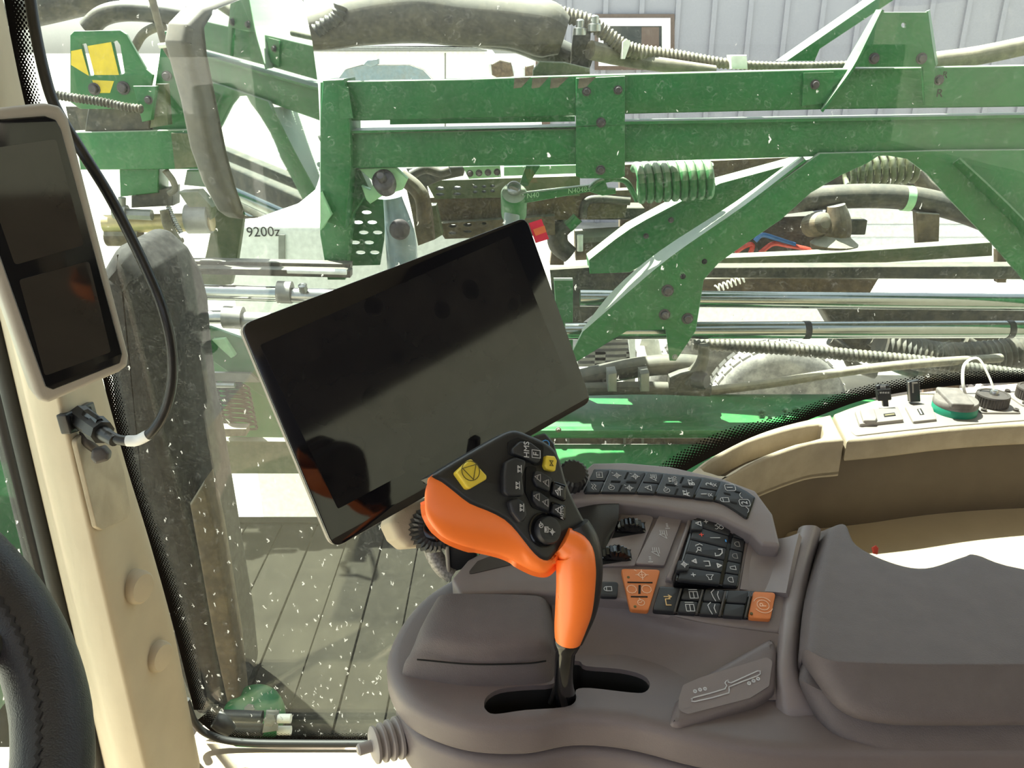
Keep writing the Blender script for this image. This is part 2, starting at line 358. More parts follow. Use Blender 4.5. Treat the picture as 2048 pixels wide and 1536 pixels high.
def patch(name, rows, m, parent=None, n=5, thick=0.004, smooth=60, back=None):
    """smooth surface through rows of 3D control points, given real thickness"""
    R = [spl(r_, n) for r_ in rows]; C = len(R[0])
    cols = [spl([R[i][c] for i in range(len(R))], n) for c in range(C)]; Rn = len(cols[0])
    top = [[cols[c][i] for c in range(C)] for i in range(Rn)]
    nrm = [[None]*C for _ in range(Rn)]
    for i in range(Rn):
        for c in range(C):
            du = top[i][min(c+1, C-1)] - top[i][max(c-1, 0)]; dv = top[min(i+1, Rn-1)][c] - top[max(i-1, 0)][c]
            q = du.cross(dv); q = q.normalized() if q.length > 1e-12 else Vector((0, 0, 1))
            if q.dot(O - top[i][c]) < 0: q = -q
            nrm[i][c] = q
    vs_ = [top[i][c] for i in range(Rn) for c in range(C)]; K = len(vs_)
    bk = Vector(back) if back else None
    vs_ += [(top[i][c] + bk*thick if bk else top[i][c] - nrm[i][c]*thick) for i in range(Rn) for c in range(C)]
    fs = []; I = lambda i, c: i*C+c
    for i in range(Rn-1):
        for c in range(C-1):
            fs.append((I(i, c), I(i, c+1), I(i+1, c+1), I(i+1, c))); fs.append((K+I(i, c), K+I(i+1, c), K+I(i+1, c+1), K+I(i, c+1)))
    for c in range(C-1):
        for i in (0, Rn-1): fs.append((I(i, c), I(i, c+1), K+I(i, c+1), K+I(i, c)))
    for i in range(Rn-1):
        for c in (0, C-1): fs.append((I(i, c), I(i+1, c), K+I(i+1, c), K+I(i, c)))
    return raw(name, vs_, fs, m, parent, smooth)
def box(name, lo, hi, m, parent=None, bevel=0.0):
    lo, hi = Vector(lo), Vector(hi)
    return plate(name, [Vector((lo.x, lo.y, hi.z)), Vector((hi.x, lo.y, hi.z)), Vector((hi.x, hi.y, hi.z)), Vector((lo.x, hi.y, hi.z))], (0, 0, 1), hi.z-lo.z, m, parent, bevel)
HEX = {}
def bolt(px, py, y, rpx, parent, m='bolt', name='bolt'):
    """hex head with a washer on a plate that faces the cab"""
    p = PY(px, py, y); r_ = rpx*(p-O).length/F*0.95
    ax = Vector((0, -1, 0))
    o = lathe(name, p + Vector((0, 0.002, 0)), ax, [(r_, 0), (r_, r_*0.25), (r_*0.72, r_*0.27), (r_*0.70, r_*0.8), (r_*0.55, r_*0.92)], m, parent, seg=12, smooth=30)
    return o
def text(name, s, at, u, v, size, m, parent=None, ext=0.0002, align='CENTER'):
    cu = bpy.data.curves.new(name, 'FONT'); cu.body = s; cu.size = 1; cu.align_x = align; cu.align_y = 'CENTER'; cu.extrude = ext/size; cu.resolution_u = 3
    co = bpy.data.objects.new('tmp', cu); me = bpy.data.meshes.new_from_object(co); bpy.data.objects.remove(co); bpy.data.curves.remove(cu)
    u = Vector(u).normalized(); v = Vector(v).normalized(); n = u.cross(v)
    for q in me.vertices: a, b, c = q.co; q.co = Vector(at) + u*a*size + v*b*size + n*c*size
    return link(name, me, m, parent)
def strokes(name, lines, at, u, v, su, sv, wd, m, parent=None):
    """flat printed line drawing: polylines in -1..1 across a key"""
    u = Vector(u).normalized(); v = Vector(v).normalized(); n = u.cross(v).normalized(); vs_, fs = [], []
    at = Vector(at)
    for ln in lines:
        pts = [at + u*(a*su) + v*(b*sv) for a, b in ln]
        for a, b in zip(pts, pts[1:]):
            d = (b-a)
            if d.length < 1e-7: continue
            d.normalize(); s = n.cross(d)*wd/2; e = d*wd/2; k = len(vs_); th = n*0.00015
            for q in (a-e-s, b+e-s, b+e+s, a-e+s): vs_.append(q+th)
            for q in (a-e-s, b+e-s, b+e+s, a-e+s): vs_.append(q-th)
            fs += [(k, k+1, k+2, k+3), (k+4, k+7, k+6, k+5), (k, k+4, k+5, k+1), (k+1, k+5, k+6, k+2), (k+2, k+6, k+7, k+3), (k+3, k+7, k+4, k)]
    return raw(name, vs_, fs, m, parent)
def circ(cx, cy, r_, n=14, a0=0, a1=360): return [(cx+r_*math.cos(math.radians(a0+(a1-a0)*k/n)), cy+r_*math.sin(math.radians(a0+(a1-a0)*k/n))) for k in range(n+1)]
WHEEL = (0.1896, (-0.3967, 0.2754, -0.2804), (0.662, -0.041, 0.748))
# ================================================================== the ground and what stands far off
tag(box('ground', (-700, -400, -0.2), (700, 900, 0), 'ground'), 'pale sunlit concrete yard under the machine', None, kind='structure')

sh = thing('metal_shed', 'grey ribbed metal shed wall behind the boom', 'building', PY(1560, 100, 14.0) * Vector((1, 1, 0)) if False else (5, 14, 0))
xl = PY(1100, 80, 14).x
box('wall_sheet', (xl, 14.0, 0), (16, 14.2, 5.6), 'siding', sh)
k = 0; x = xl+0.25
while x < 15.5:
    box('rib', (x, 13.955, 0), (x+0.075, 14.01, 5.6), 'siding', sh, 0.012); x += 0.56
box('corner_trim', (xl-0.22, 13.93, 0), (xl+0.02, 14.22, 5.6), 'brown_trim', sh)
def rectY(x0, y0, x1, y1): return [(x0, y0), (x1, y0), (x1, y1), (x0, y1)]
wf = pl('window', rectY(1190, 28, 1349, 140), YP(13.93), 0.06, 'brown_trim', sh, holes=[rectY(1197, 36, 1341, 132)])
pl('window_frame', rectY(1197, 36, 1341, 132), YP(13.91), 0.06, 'white_paint', wf, holes=[rectY(1207, 52, 1324, 122)])
pl('pane', rectY(1205, 50, 1326, 124), YP(13.94), 0.02, 'dark_glass', wf)
pl('blind', rectY(1283, 54, 1318, 100), YP(13.935), 0.004, 'brown_trim', wf)

# white farm truck
TY = 8.0
tk = thing('farm_truck', 'white farm truck cab seen past the boom hoses', 'truck', (-1.0, 8.5, 0))
body = [(560, 150), (600, 118), (626, 84), (650, 70), (700, 66), (900, 74), (958, 84), (975, 100), (985, 112), (1010, 118), (1060, 128), (1082, 140), (1085, 300), (1060, 420), (560, 420)]
pl('cab_shell', body, YP(TY), 1.9, 'white_paint', tk, bevel=0.06, r=0.05,
   holes=[[(668, 170), (690, 140), (722, 131), (820, 131), (846, 140), (872, 168), (872, 190), (668, 190)]])
pl('roof_cap', [(628, 97), (640, 78), (700, 68), (900, 74), (955, 84), (972, 97)], YP(TY-0.03), 1.96, 'white_paint', tk, bevel=0.02, r=0.04)
pl('drip_rail', [(626, 99), (974, 99), (974, 103), (626, 103)], YP(TY-0.06), 0.05, 'zinc', tk)
pl('door_glass', [(668, 170), (690, 140), (722, 131), (820, 131), (846, 140), (872, 168), (872, 190), (668, 190)], YP(TY+0.04), 0.02, 'blue_grey', tk)
pl('door_seam', rectY(889, 106, 892, 400), YP(TY-0.004), 0.02, 'zinc', tk)
pl('mirror_arm', [(726, 130), (734, 120), (755, 118), (755, 128), (742, 134)], YP(TY-0.2), 0.12, 'blue_grey', tk, bevel=0.01)
pl('exhaust_shield', [(982, 128), (1000, 118), (1022, 124), (1028, 152), (1000, 158), (984, 150)], YP(TY-0.05), 0.1, 'rust', tk, bevel=0.02)
pl('hood_vent', [(1050, 132), (1068, 128), (1068, 158), (1050, 158)], YP(TY-0.03), 0.1, 'rust', tk, bevel=0.02)
for cx in (640, 960):
    p = PY(cx, 0, TY); c = Vector((p.x, TY+0.05, 0.5))
    lathe('wheel', c, (0, 1, 0), [(0.22, 0.0), (0.42, 0.0), (0.5, 0.05), (0.5, 0.25), (0.42, 0.3), (0.2, 0.3)], 'tyre', tk, seg=32)

# trailer with road tyres behind the lower boom pipes
tr = thing('flatbed_trailer', 'white flatbed trailer with block-tread tyres under the boom pipes', 'trailer', (2.4, 5.3, 0))
box('bed', (1.0, 5.25, 1.02), (7.5, 7.2, 1.14), 'white_paint', tr, 0.01)
for i in range(14): box('plank', (1.0+0.46*i, 5.3, 1.142), (1.0+0.46*i+0.44, 7.2, 1.165), 'white_paint', tr)
for (y0, y1) in ((405, 448), (451, 474), (477, 560)): pl('side_board', [(1650, y0), (2230, y0), (2230, y1), (1650, y1)], YP(5.2), 0.04, 'white_paint', tr, bevel=0.004)
def tyre(px, top_py, y, R_):
    t_ = PY(px, top_py, y); c = Vector((t_.x, y, t_.z - R_))
    o = lathe('tyre', c, (0, 1, 0), [(R_*0.52, 0.02), (R_*0.62, -0.005), (R_*0.8, -0.015), (R_*0.93, 0.0), (R_, 0.04), (R_, 0.22), (R_*0.93, 0.26), (R_*0.6, 0.26), (R_*0.5, 0.24)], 'tyre', tr, seg=48)
    vs_, fs = [], []
    for row in range(3):                                        # tread blocks
        for k in range(40):
            a0, a1 = 2*math.pi*(k+0.5*(row % 2)+0.1)/40, 2*math.pi*(k+0.5*(row % 2)+0.9)/40
            y0 = 0.045+row*0.058; b = len(vs_)
            for rr_ in (R_-0.002, R_+0.014):
                for (aa, yy) in ((a0, y0), (a1, y0), (a1, y0+0.05), (a0, y0+0.05)):
                    vs_.append(c + Vector((math.cos(aa)*rr_, yy, math.sin(aa)*rr_)))
            fs += [(b+4, b+5, b+6, b+7), (b, b+1, b+5, b+4), (b+1, b+2, b+6, b+5), (b+2, b+3, b+7, b+6), (b+3, b, b+4, b+7)]
    t2 = raw('tread', vs_, fs, 'tread', o); t2['kind'] = 'stuff'
    lathe('rim', c + Vector((0, 0.03, 0)), (0, 1, 0), [(R_*0.2, 0.06), (R_*0.5, 0.02), (R_*0.53, 0.0), (R_*0.53, 0.15), (R_*0.3, 0.15)], 'white_paint', o, seg=24)
tyre(1575, 702, 5.0, 0.46)
tyre(1420, 690, 5.5, 0.46)
tyre(2120, 702, 5.0, 0.46)

# white tank with its number
tn = thing('poly_tank', 'white poly tank marked with a handwritten number behind the rods', 'tank', (-1.0, 3.6, 0))
TP = YP(3.5)
p0, p1 = PY(470, 600, 3.5), PY(1000, 380, 3.5)
zt = PY(600, 440, 3.5).z
box('tank_body', (p0.x, 3.5, 0.5), (p1.x+0.1, 4.5, zt), 'white_plastic', tn, 0.05)
box('tank_stand', (p0.x+0.05, 3.55, 0), (p1.x, 4.45, 0.5), 'zinc', tn)
text('number', '9200z', PY(527, 464, 3.5)+Vector((0, -0.004, 0)), (1, 0, 0.03), (0, 0, 1), 0.060, 'mark', tn)
text('letters', 'eL', PY(846, 452, 3.5)+Vector((0, -0.004, 0)), (1, 0, 0), (0, 0, 1), 0.075, 'mark', tn)
text('letter', 's', PY(845, 478, 3.5)+Vector((0, -0.004, 0)), (1, 0, 0), (0, 0, 1), 0.055, 'mark', tn)
pl('tank_strap', rectY(557, 470, 569, 525), YP(3.49), 0.02, 'zinc', tn)

# ================================================================== the folded boom
BY = 2.2; B0 = YP(BY)
bf = thing('sprayer_boom', 'green twin-beam sprayer boom folded along the cab window', 'boom', (0.5, 2.3, PY(1250, 330, BY).z))
pl('top_beam', [(640, 163), (930, 158), (1090, 152), (1290, 147), (1650, 138), (2160, 128), (2750, 117), (2750, 204), (2160, 212), (1640, 219), (1250, 228), (1090, 234), (640, 243)], B0, 0.055, 'green', bf, bevel=0.004)
pl('lower_beam', [(680, 266), (1150, 257), (1255, 246), (2160, 231), (2750, 222), (2750, 303), (2160, 309), (1640, 313), (1250, 324), (1150, 329), (690, 337)], B0, 0.055, 'green', bf, bevel=0.004)
pl('beam_lip', [(680, 262), (1150, 254), (1255, 243), (2160, 228), (2750, 219), (2750, 225), (2160, 234), (1255, 249), (680, 268)], YP(BY-0.015), 0.085, 'green', bf)
pl('inner_rail', [(780, 238), (1150, 232), (1150, 243), (780, 249)], YP(BY+0.3), 0.05, 'green', bf)
pl('splice_plate', [(1152, 156), (1250, 152), (1250, 352), (1240, 357), (1162, 357), (1152, 352)], YP(BY-0.014), 0.013, 'green', bf, bevel=0.002)
for q in ((1173, 183, 9), (1236, 180, 9), (1202, 245, 10), (1201, 340, 10)): bolt(q[0], q[1], BY-0.014, q[2], bf)
# stripes of the warning decal on the top beam
for x0, x1 in ((1027, 1062), (1063, 1098), (1100, 1138), (1156, 1192)):
    pl('decal_stripe', [(x0+2, 156), (x1, 154), (x0+16, 175), (x0, 177)], YP(BY-0.0145 if x0 > 1150 else BY-0.0005), 0.0006, 'hose_tan', bf)
# small plate with a bolt, and stencilled letters
pl('tab_plate', [(1608, 146), (1668, 144), (1662, 205), (1604, 212)], YP(BY-0.006), 0.006, 'green', bf)
bolt(1630, 169, BY-0.006, 9, bf); bolt(1878, 160, BY, 9, bf)
text('stencil_letter', 'R', PY(1890, 150, BY)+Vector((0, -0.001, 0)), (1, 0, 0), (0, 0, 1), 0.022, 'mark', bf)
text('stencil_letter', 'R', PY(1879, 187, BY)+Vector((0, -0.001, 0)), (1, 0, 0), (0, 0, 1), 0.028, 'mark', bf)
# bracket tower
bt = pl('bracket_tower', [(1766, 24), (1856, 24), (1871, 132), (1866, 212), (1850, 212), (1846, 134), (1712, 134)], YP(BY-0.03), 0.012, 'green', bf, bevel=0.002, holes=[[(1808+5*math.cos(a*0.63), 50+5*math.sin(a*0.63)) for a in range(10)]], hr=0)
patch('tower_flange', [[PY(1764, 19, BY-0.03), PY(1736, 76, BY-0.03), PY(1706, 134, BY-0.03), PY(1662, 195, BY-0.03), PY(1642, 222, BY-0.03)],
                       [PY(1752, 19, BY+0.06), PY(1722, 72, BY+0.06), PY(1692, 124, BY+0.06), PY(1660, 185, BY+0.02), PY(1641, 219, BY)]], 'green', bf, n=4, thick=0.006)
patch('tower_flange', [[PY(1856, 22, BY-0.03), PY(1863, 76, BY-0.03), PY(1872, 132, BY-0.03)], [PY(1860, 19, BY+0.06), PY(1868, 72, BY+0.06), PY(1876, 128, BY+0.06)]], 'green', bf, n=4, thick=0.006)
bolt(1748, 117, BY-0.03, 10, bf); bolt(1843, 117, BY-0.03, 10, bf)
# strut rising behind the tower
pl('upper_strut', [(1572, 122), (1760, -8), (1800, -8), (1640, 98), (1630, 122)], YP(BY+0.25), 0.10, 'green', bf, bevel=0.003)
# gusset legs under the lower beam
legpx = [(1640, 306), (1900, 300), (2160, 298), (2500, 292), (2500, 960), (2300, 790), (2160, 662), (2048, 560), (1984, 486), (1905, 404), (1855, 348), (1815, 318), (1762, 309), (1735, 327), (1682, 351), (1622, 386), (1562, 440), (1500, 482), (1438, 526), (1408, 560), (1392, 662), (1352, 722), (1340, 722), (1332, 660), (1255, 662), (1150, 726), (1144, 705), (1165, 664), (1248, 592), (1342, 514), (1490, 412), (1600, 335)]
pl('gusset', legpx, YP(BY-0.02), 0.014, 'green', bf, bevel=0.003)
for q in ((1335, 581, 13), (1329, 629, 12), (1375, 637, 12)): bolt(q[0], q[1], BY-0.02, q[2], bf)
for q in ((1409, 523, 6), (1366, 553, 6)): bolt(q[0], q[1], BY-0.02, q[2], bf, 'dark_hole', 'bolt_hole')
patch('gusset_flange', [[PY(1610, 318, BY-0.02), PY(1490, 410, BY-0.02), PY(1342, 513, BY-0.02), PY(1248, 592, BY-0.02), PY(1165, 664, BY-0.02)],
                        [PY(1602, 308, BY+0.10), PY(1470, 404, BY+0.10), PY(1322, 500, BY+0.10), PY(1230, 577, BY+0.06), PY(1163, 660, BY)]], 'green', bf, n=4, thick=0.006)
patch('gusset_flange', [[PY(1905, 328, BY-0.025), PY(1985, 405, BY-0.025), PY(2060, 480, BY-0.025), PY(2160, 580, BY-0.025)],
                        [PY(1918, 318, BY-0.06), PY(1998, 392, BY-0.06), PY(2072, 466, BY-0.06), PY(2172, 566, BY-0.06)]], 'green', bf, n=4, thick=0.005)
# rear diagonal behind the front leg
pl('rear_brace', [(1440, 366), (1640, 312), (1560, 370), (1430, 455), (1330, 505), (1260, 545), (1180, 548), (1178, 522), (1260, 458), (1360, 405)], YP(BY+0.28), 0.10, 'green', bf, bevel=0.003)
patch('rear_brace_lip', [[PY(1430, 366, BY+0.27), PY(1360, 404, BY+0.27), PY(1260, 458, BY+0.27), PY(1178, 520, BY+0.27)], [PY(1428, 362, BY+0.31), PY(1358, 400, BY+0.31), PY(1258, 454, BY+0.31), PY(1176, 516, BY+0.31)]], 'green', bf, n=3, thick=0.004)
for q in ((1342, 440, 6), (1292, 472, 6)): bolt(q[0], q[1], BY+0.28, q[2], bf)
# post at the inner end of the boom
pl('end_post', [(645, 160), (688, 158), (700, 250), (702, 340), (690, 460), (655, 445), (640, 380), (640, 240)], YP(BY-0.03), 0.16, 'green', bf, bevel=0.004)
pl('post_gusset', [(676, 170), (696, 175), (706, 236), (680, 238)], YP(BY-0.031), 0.006, 'green', bf)
pl('post_gusset', [(640, 386), (661, 432), (640, 462)], YP(BY-0.06), 0.05, 'pale_green', bf)  # pale green stands in for sunlight on this triangle of the post
pl('post_skirt', [(640, 335), (720, 337), (740, 380), (705, 430), (690, 560), (655, 560), (640, 470)], YP(BY+0.05), 0.06, 'green', bf, bevel=0.003)
# perforated foothold plate
holes = []
for r_ in range(6):
    for c_ in range(3):
        cx, cy = 705+c_*28+(r_ % 2)*14-r_*3, 425+r_*20
        if cx-11 < 682+(532-cy)*0.2 or cx+11 > 766 or cy > 522: continue
        holes.append([(cx+10*math.cos(a*0.7), cy+4*math.sin(a*0.7)) for a in range(9)])
pl('foothold', [(712, 392), (772, 400), (768, 480), (760, 530), (680, 532), (694, 450)], YP(BY+0.12), 0.01, 'green', bf, holes=holes, hr=0)
# hinge knuckle and pin
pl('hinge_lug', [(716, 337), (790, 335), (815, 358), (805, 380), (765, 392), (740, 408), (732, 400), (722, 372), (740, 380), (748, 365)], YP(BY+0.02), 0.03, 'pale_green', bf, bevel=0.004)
lathe('hinge_pin', PY(770, 366, BY+0.02), (-0.1, -0.85, 0.5), [(0.030, -0.02), (0.030, 0.02), (0.026, 0.024), (0.012, 0.026), (0.012, 0.045), (0.009, 0.05)], 'bolt', bf)
tube('hinge_ram', [PY(785, 395, BY+0.1), PY(800, 470, BY+0.1), PY(806, 545, BY+0.1)], [0.026, 0.042, 0.044], 'blue_grey', bf, seg=20)
lathe('ram_eye', PY(800, 458, BY+0.06), (0, -1, 0), [(0.028, 0), (0.028, 0.012), (0.022, 0.018), (0.012, 0.02)], 'bolt', bf)
# dirty inner carrier with slots, seen below the lower beam
def slot(cx, cy, a, b): return [(cx+a*math.cos(q*0.785), cy+b*math.sin(q*0.785)) for q in range(8)]
pl('carrier_bar', [(850, 362), (1160, 352), (1160, 392), (870, 398)], YP(BY+0.45), 0.06, 'olive', bf, holes=[slot(880, 377, 9, 4), slot(880, 389, 9, 3), slot(914, 376, 9, 4), slot(914, 388, 9, 3), slot(950, 374, 5, 3), slot(968, 373, 5, 3), slot(985, 372, 5, 3), slot(950, 384, 5, 3), slot(968, 383, 5, 3), slot(985, 382, 5, 3)], hr=0)
pl('carrier_web', [(850, 396), (1260, 380), (1250, 436), (1050, 442), (880, 450)], YP(BY+0.5), 0.05, 'rust', bf)
pl('carrier_bar', [(870, 448), (1110, 432), (1110, 470), (890, 478)], YP(BY+0.46), 0.05, 'rust', bf, holes=[slot(905, 452, 9, 4), slot(935, 450, 9, 4), slot(968, 447, 5, 3), slot(905, 466, 9, 3), slot(935, 463, 9, 3)], hr=0)
pl('carrier_post', [(850, 412), (872, 410), (885, 470), (868, 480), (842, 470)], YP(BY+0.4), 0.05, 'olive', bf, bevel=0.003)
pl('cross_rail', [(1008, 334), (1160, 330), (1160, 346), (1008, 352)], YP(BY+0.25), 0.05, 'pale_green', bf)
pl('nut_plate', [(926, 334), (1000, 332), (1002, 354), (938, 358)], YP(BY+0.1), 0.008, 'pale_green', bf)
for i in range(4): bolt(940+i*18, 347-i, BY+0.1, 7, bf)
pl('back_guard', [(1240, 330), (1640, 312), (1560, 400), (1420, 450), (1330, 500), (1240, 520)], YP(BY+0.75), 0.05, 'rust', bf)
pl('arch_guard', [(1600, 318), (1890, 316), (1960, 400), (1800, 372), (1640, 384), (1540, 410)], YP(BY+1.15), 0.05, 'dusty_black', bf)
pl('upright', [(1112, 432), (1130, 432), (1128, 530), (1100, 530)], YP(BY+0.6), 0.05, 'rust', bf)
pl('valve_block', [(812, 338), (930, 334), (926, 352), (880, 362), (848, 376), (826, 362)], YP(BY+0.3), 0.08, 'dusty_black', bf, bevel=0.006)
pl('shadow_post', [(806, 352), (846, 352), (862, 420), (868, 480), (836, 492), (822, 420)], YP(BY+0.34), 0.05, 'rust', bf, bevel=0.004)
tube('block_hose', [PY(822, 350, BY+0.22), PY(850, 338, BY+0.22), PY(880, 345, BY+0.22), PY(900, 340, BY+0.22)], 0.014, 'dusty_black', bf, seg=8)
# curved arm under the perforated bars
tube('curved_arm', [PY(800, 352, BY+0.15), PY(830, 375, BY+0.15), PY(845, 400, BY+0.15), PY(848, 440, BY+0.18)], 0.022, 'rust', bf, seg=10)

# spring and its link
def coil(name, a, b, R_, n, r_, m, parent):
    a, b = Vector(a), Vector(b); ax = (b-a); L = ax.length; ax.normalize(); u = ax.orthogonal().normalized(); v = ax.cross(u); pts = []
    for k in range(n*14+1):
        t = k/(n*14); an = 2*math.pi*n*t; pts.append(a + ax*L*t + (u*math.cos(an)+v*math.sin(an))*R_)
    return tube(name, pts, r_, m, parent, seg=8, n=1)
sp_t = thing('breakaway_spring', 'thick green coil spring hanging under the lower beam', 'spring', PY(1340, 400, BY+0.12))
coil('spring_coil', PY(1272, 366, BY+0.12), PY(1424, 356, BY+0.12), 0.047, 9, 0.0118, 'green', sp_t)
tube('spring_hook', [PY(1180, 378, BY+0.06), PY(1196, 364, BY+0.06), PY(1222, 358, BY+0.08), PY(1250, 362, BY+0.1), PY(1266, 385, BY+0.12), PY(1275, 402, BY+0.12)], 0.008, 'green', sp_t, seg=8)
rs_ = coil('rear_spring', PY(1690, 344, BY+0.9), PY(1830, 328, BY+0.9), 0.06, 9, 0.011, 'olive', bf); rs_['label'] = 'dusty rear coil spring'
tube('spring_end', [PY(1830, 345, BY+0.9), PY(1850, 368, BY+0.9), PY(1875, 385, BY+0.9)], 0.028, 'hose_tan', bf)
lk = thing('lock_arm', 'green wrench-shaped lock arm with stamped part number', 'lever', PY(1030, 440, BY+0.08))
pl('arm', [(1032, 392), (1050, 385), (1180, 370), (1200, 356), (1232, 354), (1235, 361), (1212, 366), (1216, 376), (1232, 377), (1232, 388), (1205, 392), (1180, 384), (1050, 407)], YP(BY+0.06), 0.022, 'green', lk, bevel=0.004)
text('stamped_number', 'N404840', PY(1162, 380, BY+0.058), (1, 0, 0.12), (0, 0, 1), 0.019, 'pale_green', lk)
text('stamped_number', 'N40', PY(1066, 391, BY+0.058), (1, 0, 0.12), (0, 0, 1), 0.019, 'pale_green', lk)
lathe('boss', PY(1028, 388, BY+0.07), (0.0, -0.75, 0.66), [(0.036, -0.10), (0.036, 0.0), (0.032, 0.006)], 'green', lk)
lathe('pivot_cap', PY(1028, 379, BY+0.06), (0.0, -0.75, 0.66), [(0.019, 0), (0.019, 0.012), (0.016, 0.014)], 'steel', lk)
pl('slot_mark', [(1020, 371), (1038, 377), (1036, 382), (1018, 376)], Plane(PY(1028, 379, BY+0.06)+Vector((0, -0.75, 0.66))*0.015, (0, -0.75, 0.66)), 0.001, 'rust', lk)
cyl('boss_post', PY(1027, 400, BY+0.1), PY(1022, 450, BY+0.1), 0.022, 'blue_grey', lk)
pl('link_strap', [(1052, 332), (1080, 332), (1055, 372), (1038, 372)], YP(BY+0.1), 0.012, 'green', lk)

# ------------------------------------------------ lower rails and pipes
def railthing(name, label, cat, pts, y, th, m, bevel=0.004):
    o = pl(name, pts, YP(y), th, m, None, bevel=bevel); tag(o, label, cat); return o
railthing('lower_rail', 'dusty olive box rail sloping under the gusset arch', 'rail', [(1430, 516), (1620, 508), (1985, 484), (1985, 512), (1700, 530), (1430, 537)], 2.75, 0.06, 'olive')
railthing('lower_rail', 'dark brown box rail just above the polished pipes', 'rail', [(1130, 545), (1400, 535), (2650, 529), (2650, 562), (1400, 556), (1130, 570)], 2.6, 0.06, 'dusty_black')
railthing('rail_upright', 'dusty flat upright joining the rails inside the arch', 'post', [(1832, 425), (1880, 428), (1878, 500), (1836, 500)], 2.85, 0.03, 'rust')
railthing('rail_upright', 'short rusty upright at the right end of the olive rail', 'post', [(1996, 500), (2014, 500), (2014, 566), (1996, 566)], 2.7, 0.03, 'rust')
def pipe(label, x0, y0, x1, y1, y, r_, m, name='polished_pipe', bands=()):
    t_ = thing(name, label, 'pipe', PY((x0+x1)/2, (y0+y1)/2, y))
    cyl('pipe_wall', PY(x0, y0, y), PY(x1, y1, y), r_, m, t_, seg=24)
    for bx in bands:
        f = (bx-x0)/(x1-x0); a = PY(x0, y0, y).lerp(PY(x1, y1, y), f); d = (PY(x1, y1, y)-PY(x0, y0, y)).normalized()*0.009
        cyl('clamp_band', a-d, a+d, r_*1.06, 'rubber', t_, seg=24)
    return t_
pipe('upper polished pipe running right under the dark rail', 1160, 596, 2700, 611, 2.3, 0.0245, 'chrome')
pipe('lower polished pipe with two black clamp bands', 1130, 662, 2700, 656, 2.3, 0.0255, 'chrome', bands=(1225, 1613, 2018))

def hose(label, pts, r_, m, name='hose', ribs=None, cat='hose', y=None, seg=12):
    P = [PY(a, b, c if y is None else y) for a, b, *cc in pts for c in (cc or [y])]
    o = tube(name, P, r_, m, None, seg, 6, ribs); tag(o, label, cat); return o
hose('black corrugated hose drooping below the polished pipes', [(1385, 688, 2.5), (1480, 692, 2.5), (1600, 700, 2.5), (1720, 712, 2.5), (1850, 724, 2.5), (1980, 742, 2.5), (2150, 760, 2.5), (2500, 775, 2.5)], 0.022, 'dusty_black', 'corrugated_hose', ribs=(0.016, 0.22))
hose('tangled black hose sagging at the right under the pipes', [(1760, 690, 2.7), (1880, 716, 2.7), (1990, 712, 2.7), (2150, 690, 2.7), (2500, 680, 2.7)], 0.06, 'dusty_black', 'corrugated_hose', ribs=(0.02, 0.18))
hose('thick black hose curving from the display edge to the nozzle body', [(1090, 780, 2.35), (1180, 754, 2.35), (1280, 734, 2.35), (1360, 728, 2.35), (1405, 732, 2.35)], 0.032, 'dusty_black')
hose('lower black hose lying on top of the green hood', [(1080, 782, 2.3), (1180, 778, 2.3), (1300, 776, 2.3), (1420, 780, 2.3)], 0.020, 'dusty_black')
hose('tan hose running right from the nozzle body', [(1420, 782, 2.42), (1560, 764, 2.42), (1700, 742, 2.42), (1830, 728, 2.42), (2000, 716, 2.6)], 0.015, 'hose_tan')
nb = thing('nozzle_body', 'black plastic nozzle body clamped below the gusset foot', 'nozzle', PY(1370, 790, 2.28))
pl('clamp', [(1340, 756), (1362, 748), (1400, 740), (1416, 760), (1412, 784), (1336, 784)], YP(2.28), 0.05, 'dusty_black', nb, bevel=0.006)
tube('elbow', [PY(1408, 690, 2.3), PY(1405, 720, 2.3), PY(1390, 748, 2.3), PY(1378, 768, 2.3)], [0.017, 0.018, 0.026, 0.03], 'dusty_black', nb)
lathe('cap', PY(1408, 762, 2.26), (0.7, -0.7, 0.1), [(0.026, -0.03), (0.026, 0.0), (0.020, 0.01)], 'bolt', nb, seg=16)
for q in (1225, 1290): pl('hose_clip', [(q-9, 748), (q+9, 746), (q+9, 784), (q-9, 784)], YP(2.26), 0.06, 'zinc', nb, bevel=0.004)
bolt(1350, 714, BY-0.02, 6, nb, 'zinc', 'anchor_bolt')

ug = thing('underbody', 'dark muddy machinery mass behind the polished pipes', 'machinery', PY(1900, 780, 2.95))
pl('mud_guard', [(1640, 612), (2600, 606), (2600, 780), (1960, 770), (1800, 750), (1700, 715)], YP(2.95), 0.12, 'dusty_black', ug, bevel=0.02)
pl('axle_bar', [(1400, 556), (1560, 552), (1760, 556), (1740, 590), (1400, 588)], YP(2.95), 0.10, 'rust', ug, bevel=0.01)
for q in (1660, 1740, 1830, 1930, 2030): tube('mud_hose', [PY(q, 680, 2.9), PY(q+30, 700, 2.9), PY(q+45, 730, 2.9), PY(q+90, 748, 2.9)], 0.02, 'dusty_black', ug, seg=8)
p_ = PY(1900, 700, 3.0); box('support_leg', (p_.x-0.05, 2.97, 0), (p_.x+0.05, 3.05, p_.z), 'rust', ug)
pl('inner_post', [(1108, 560), (1146, 560), (1146, 705), (1118, 705)], YP(BY+0.2), 0.03, 'green', bf, bevel=0.003)
pl('inner_web', [(1100, 540), (1262, 530), (1225, 600), (1146, 660), (1110, 650)], YP(BY+0.3), 0.03, 'dusty_black', bf)
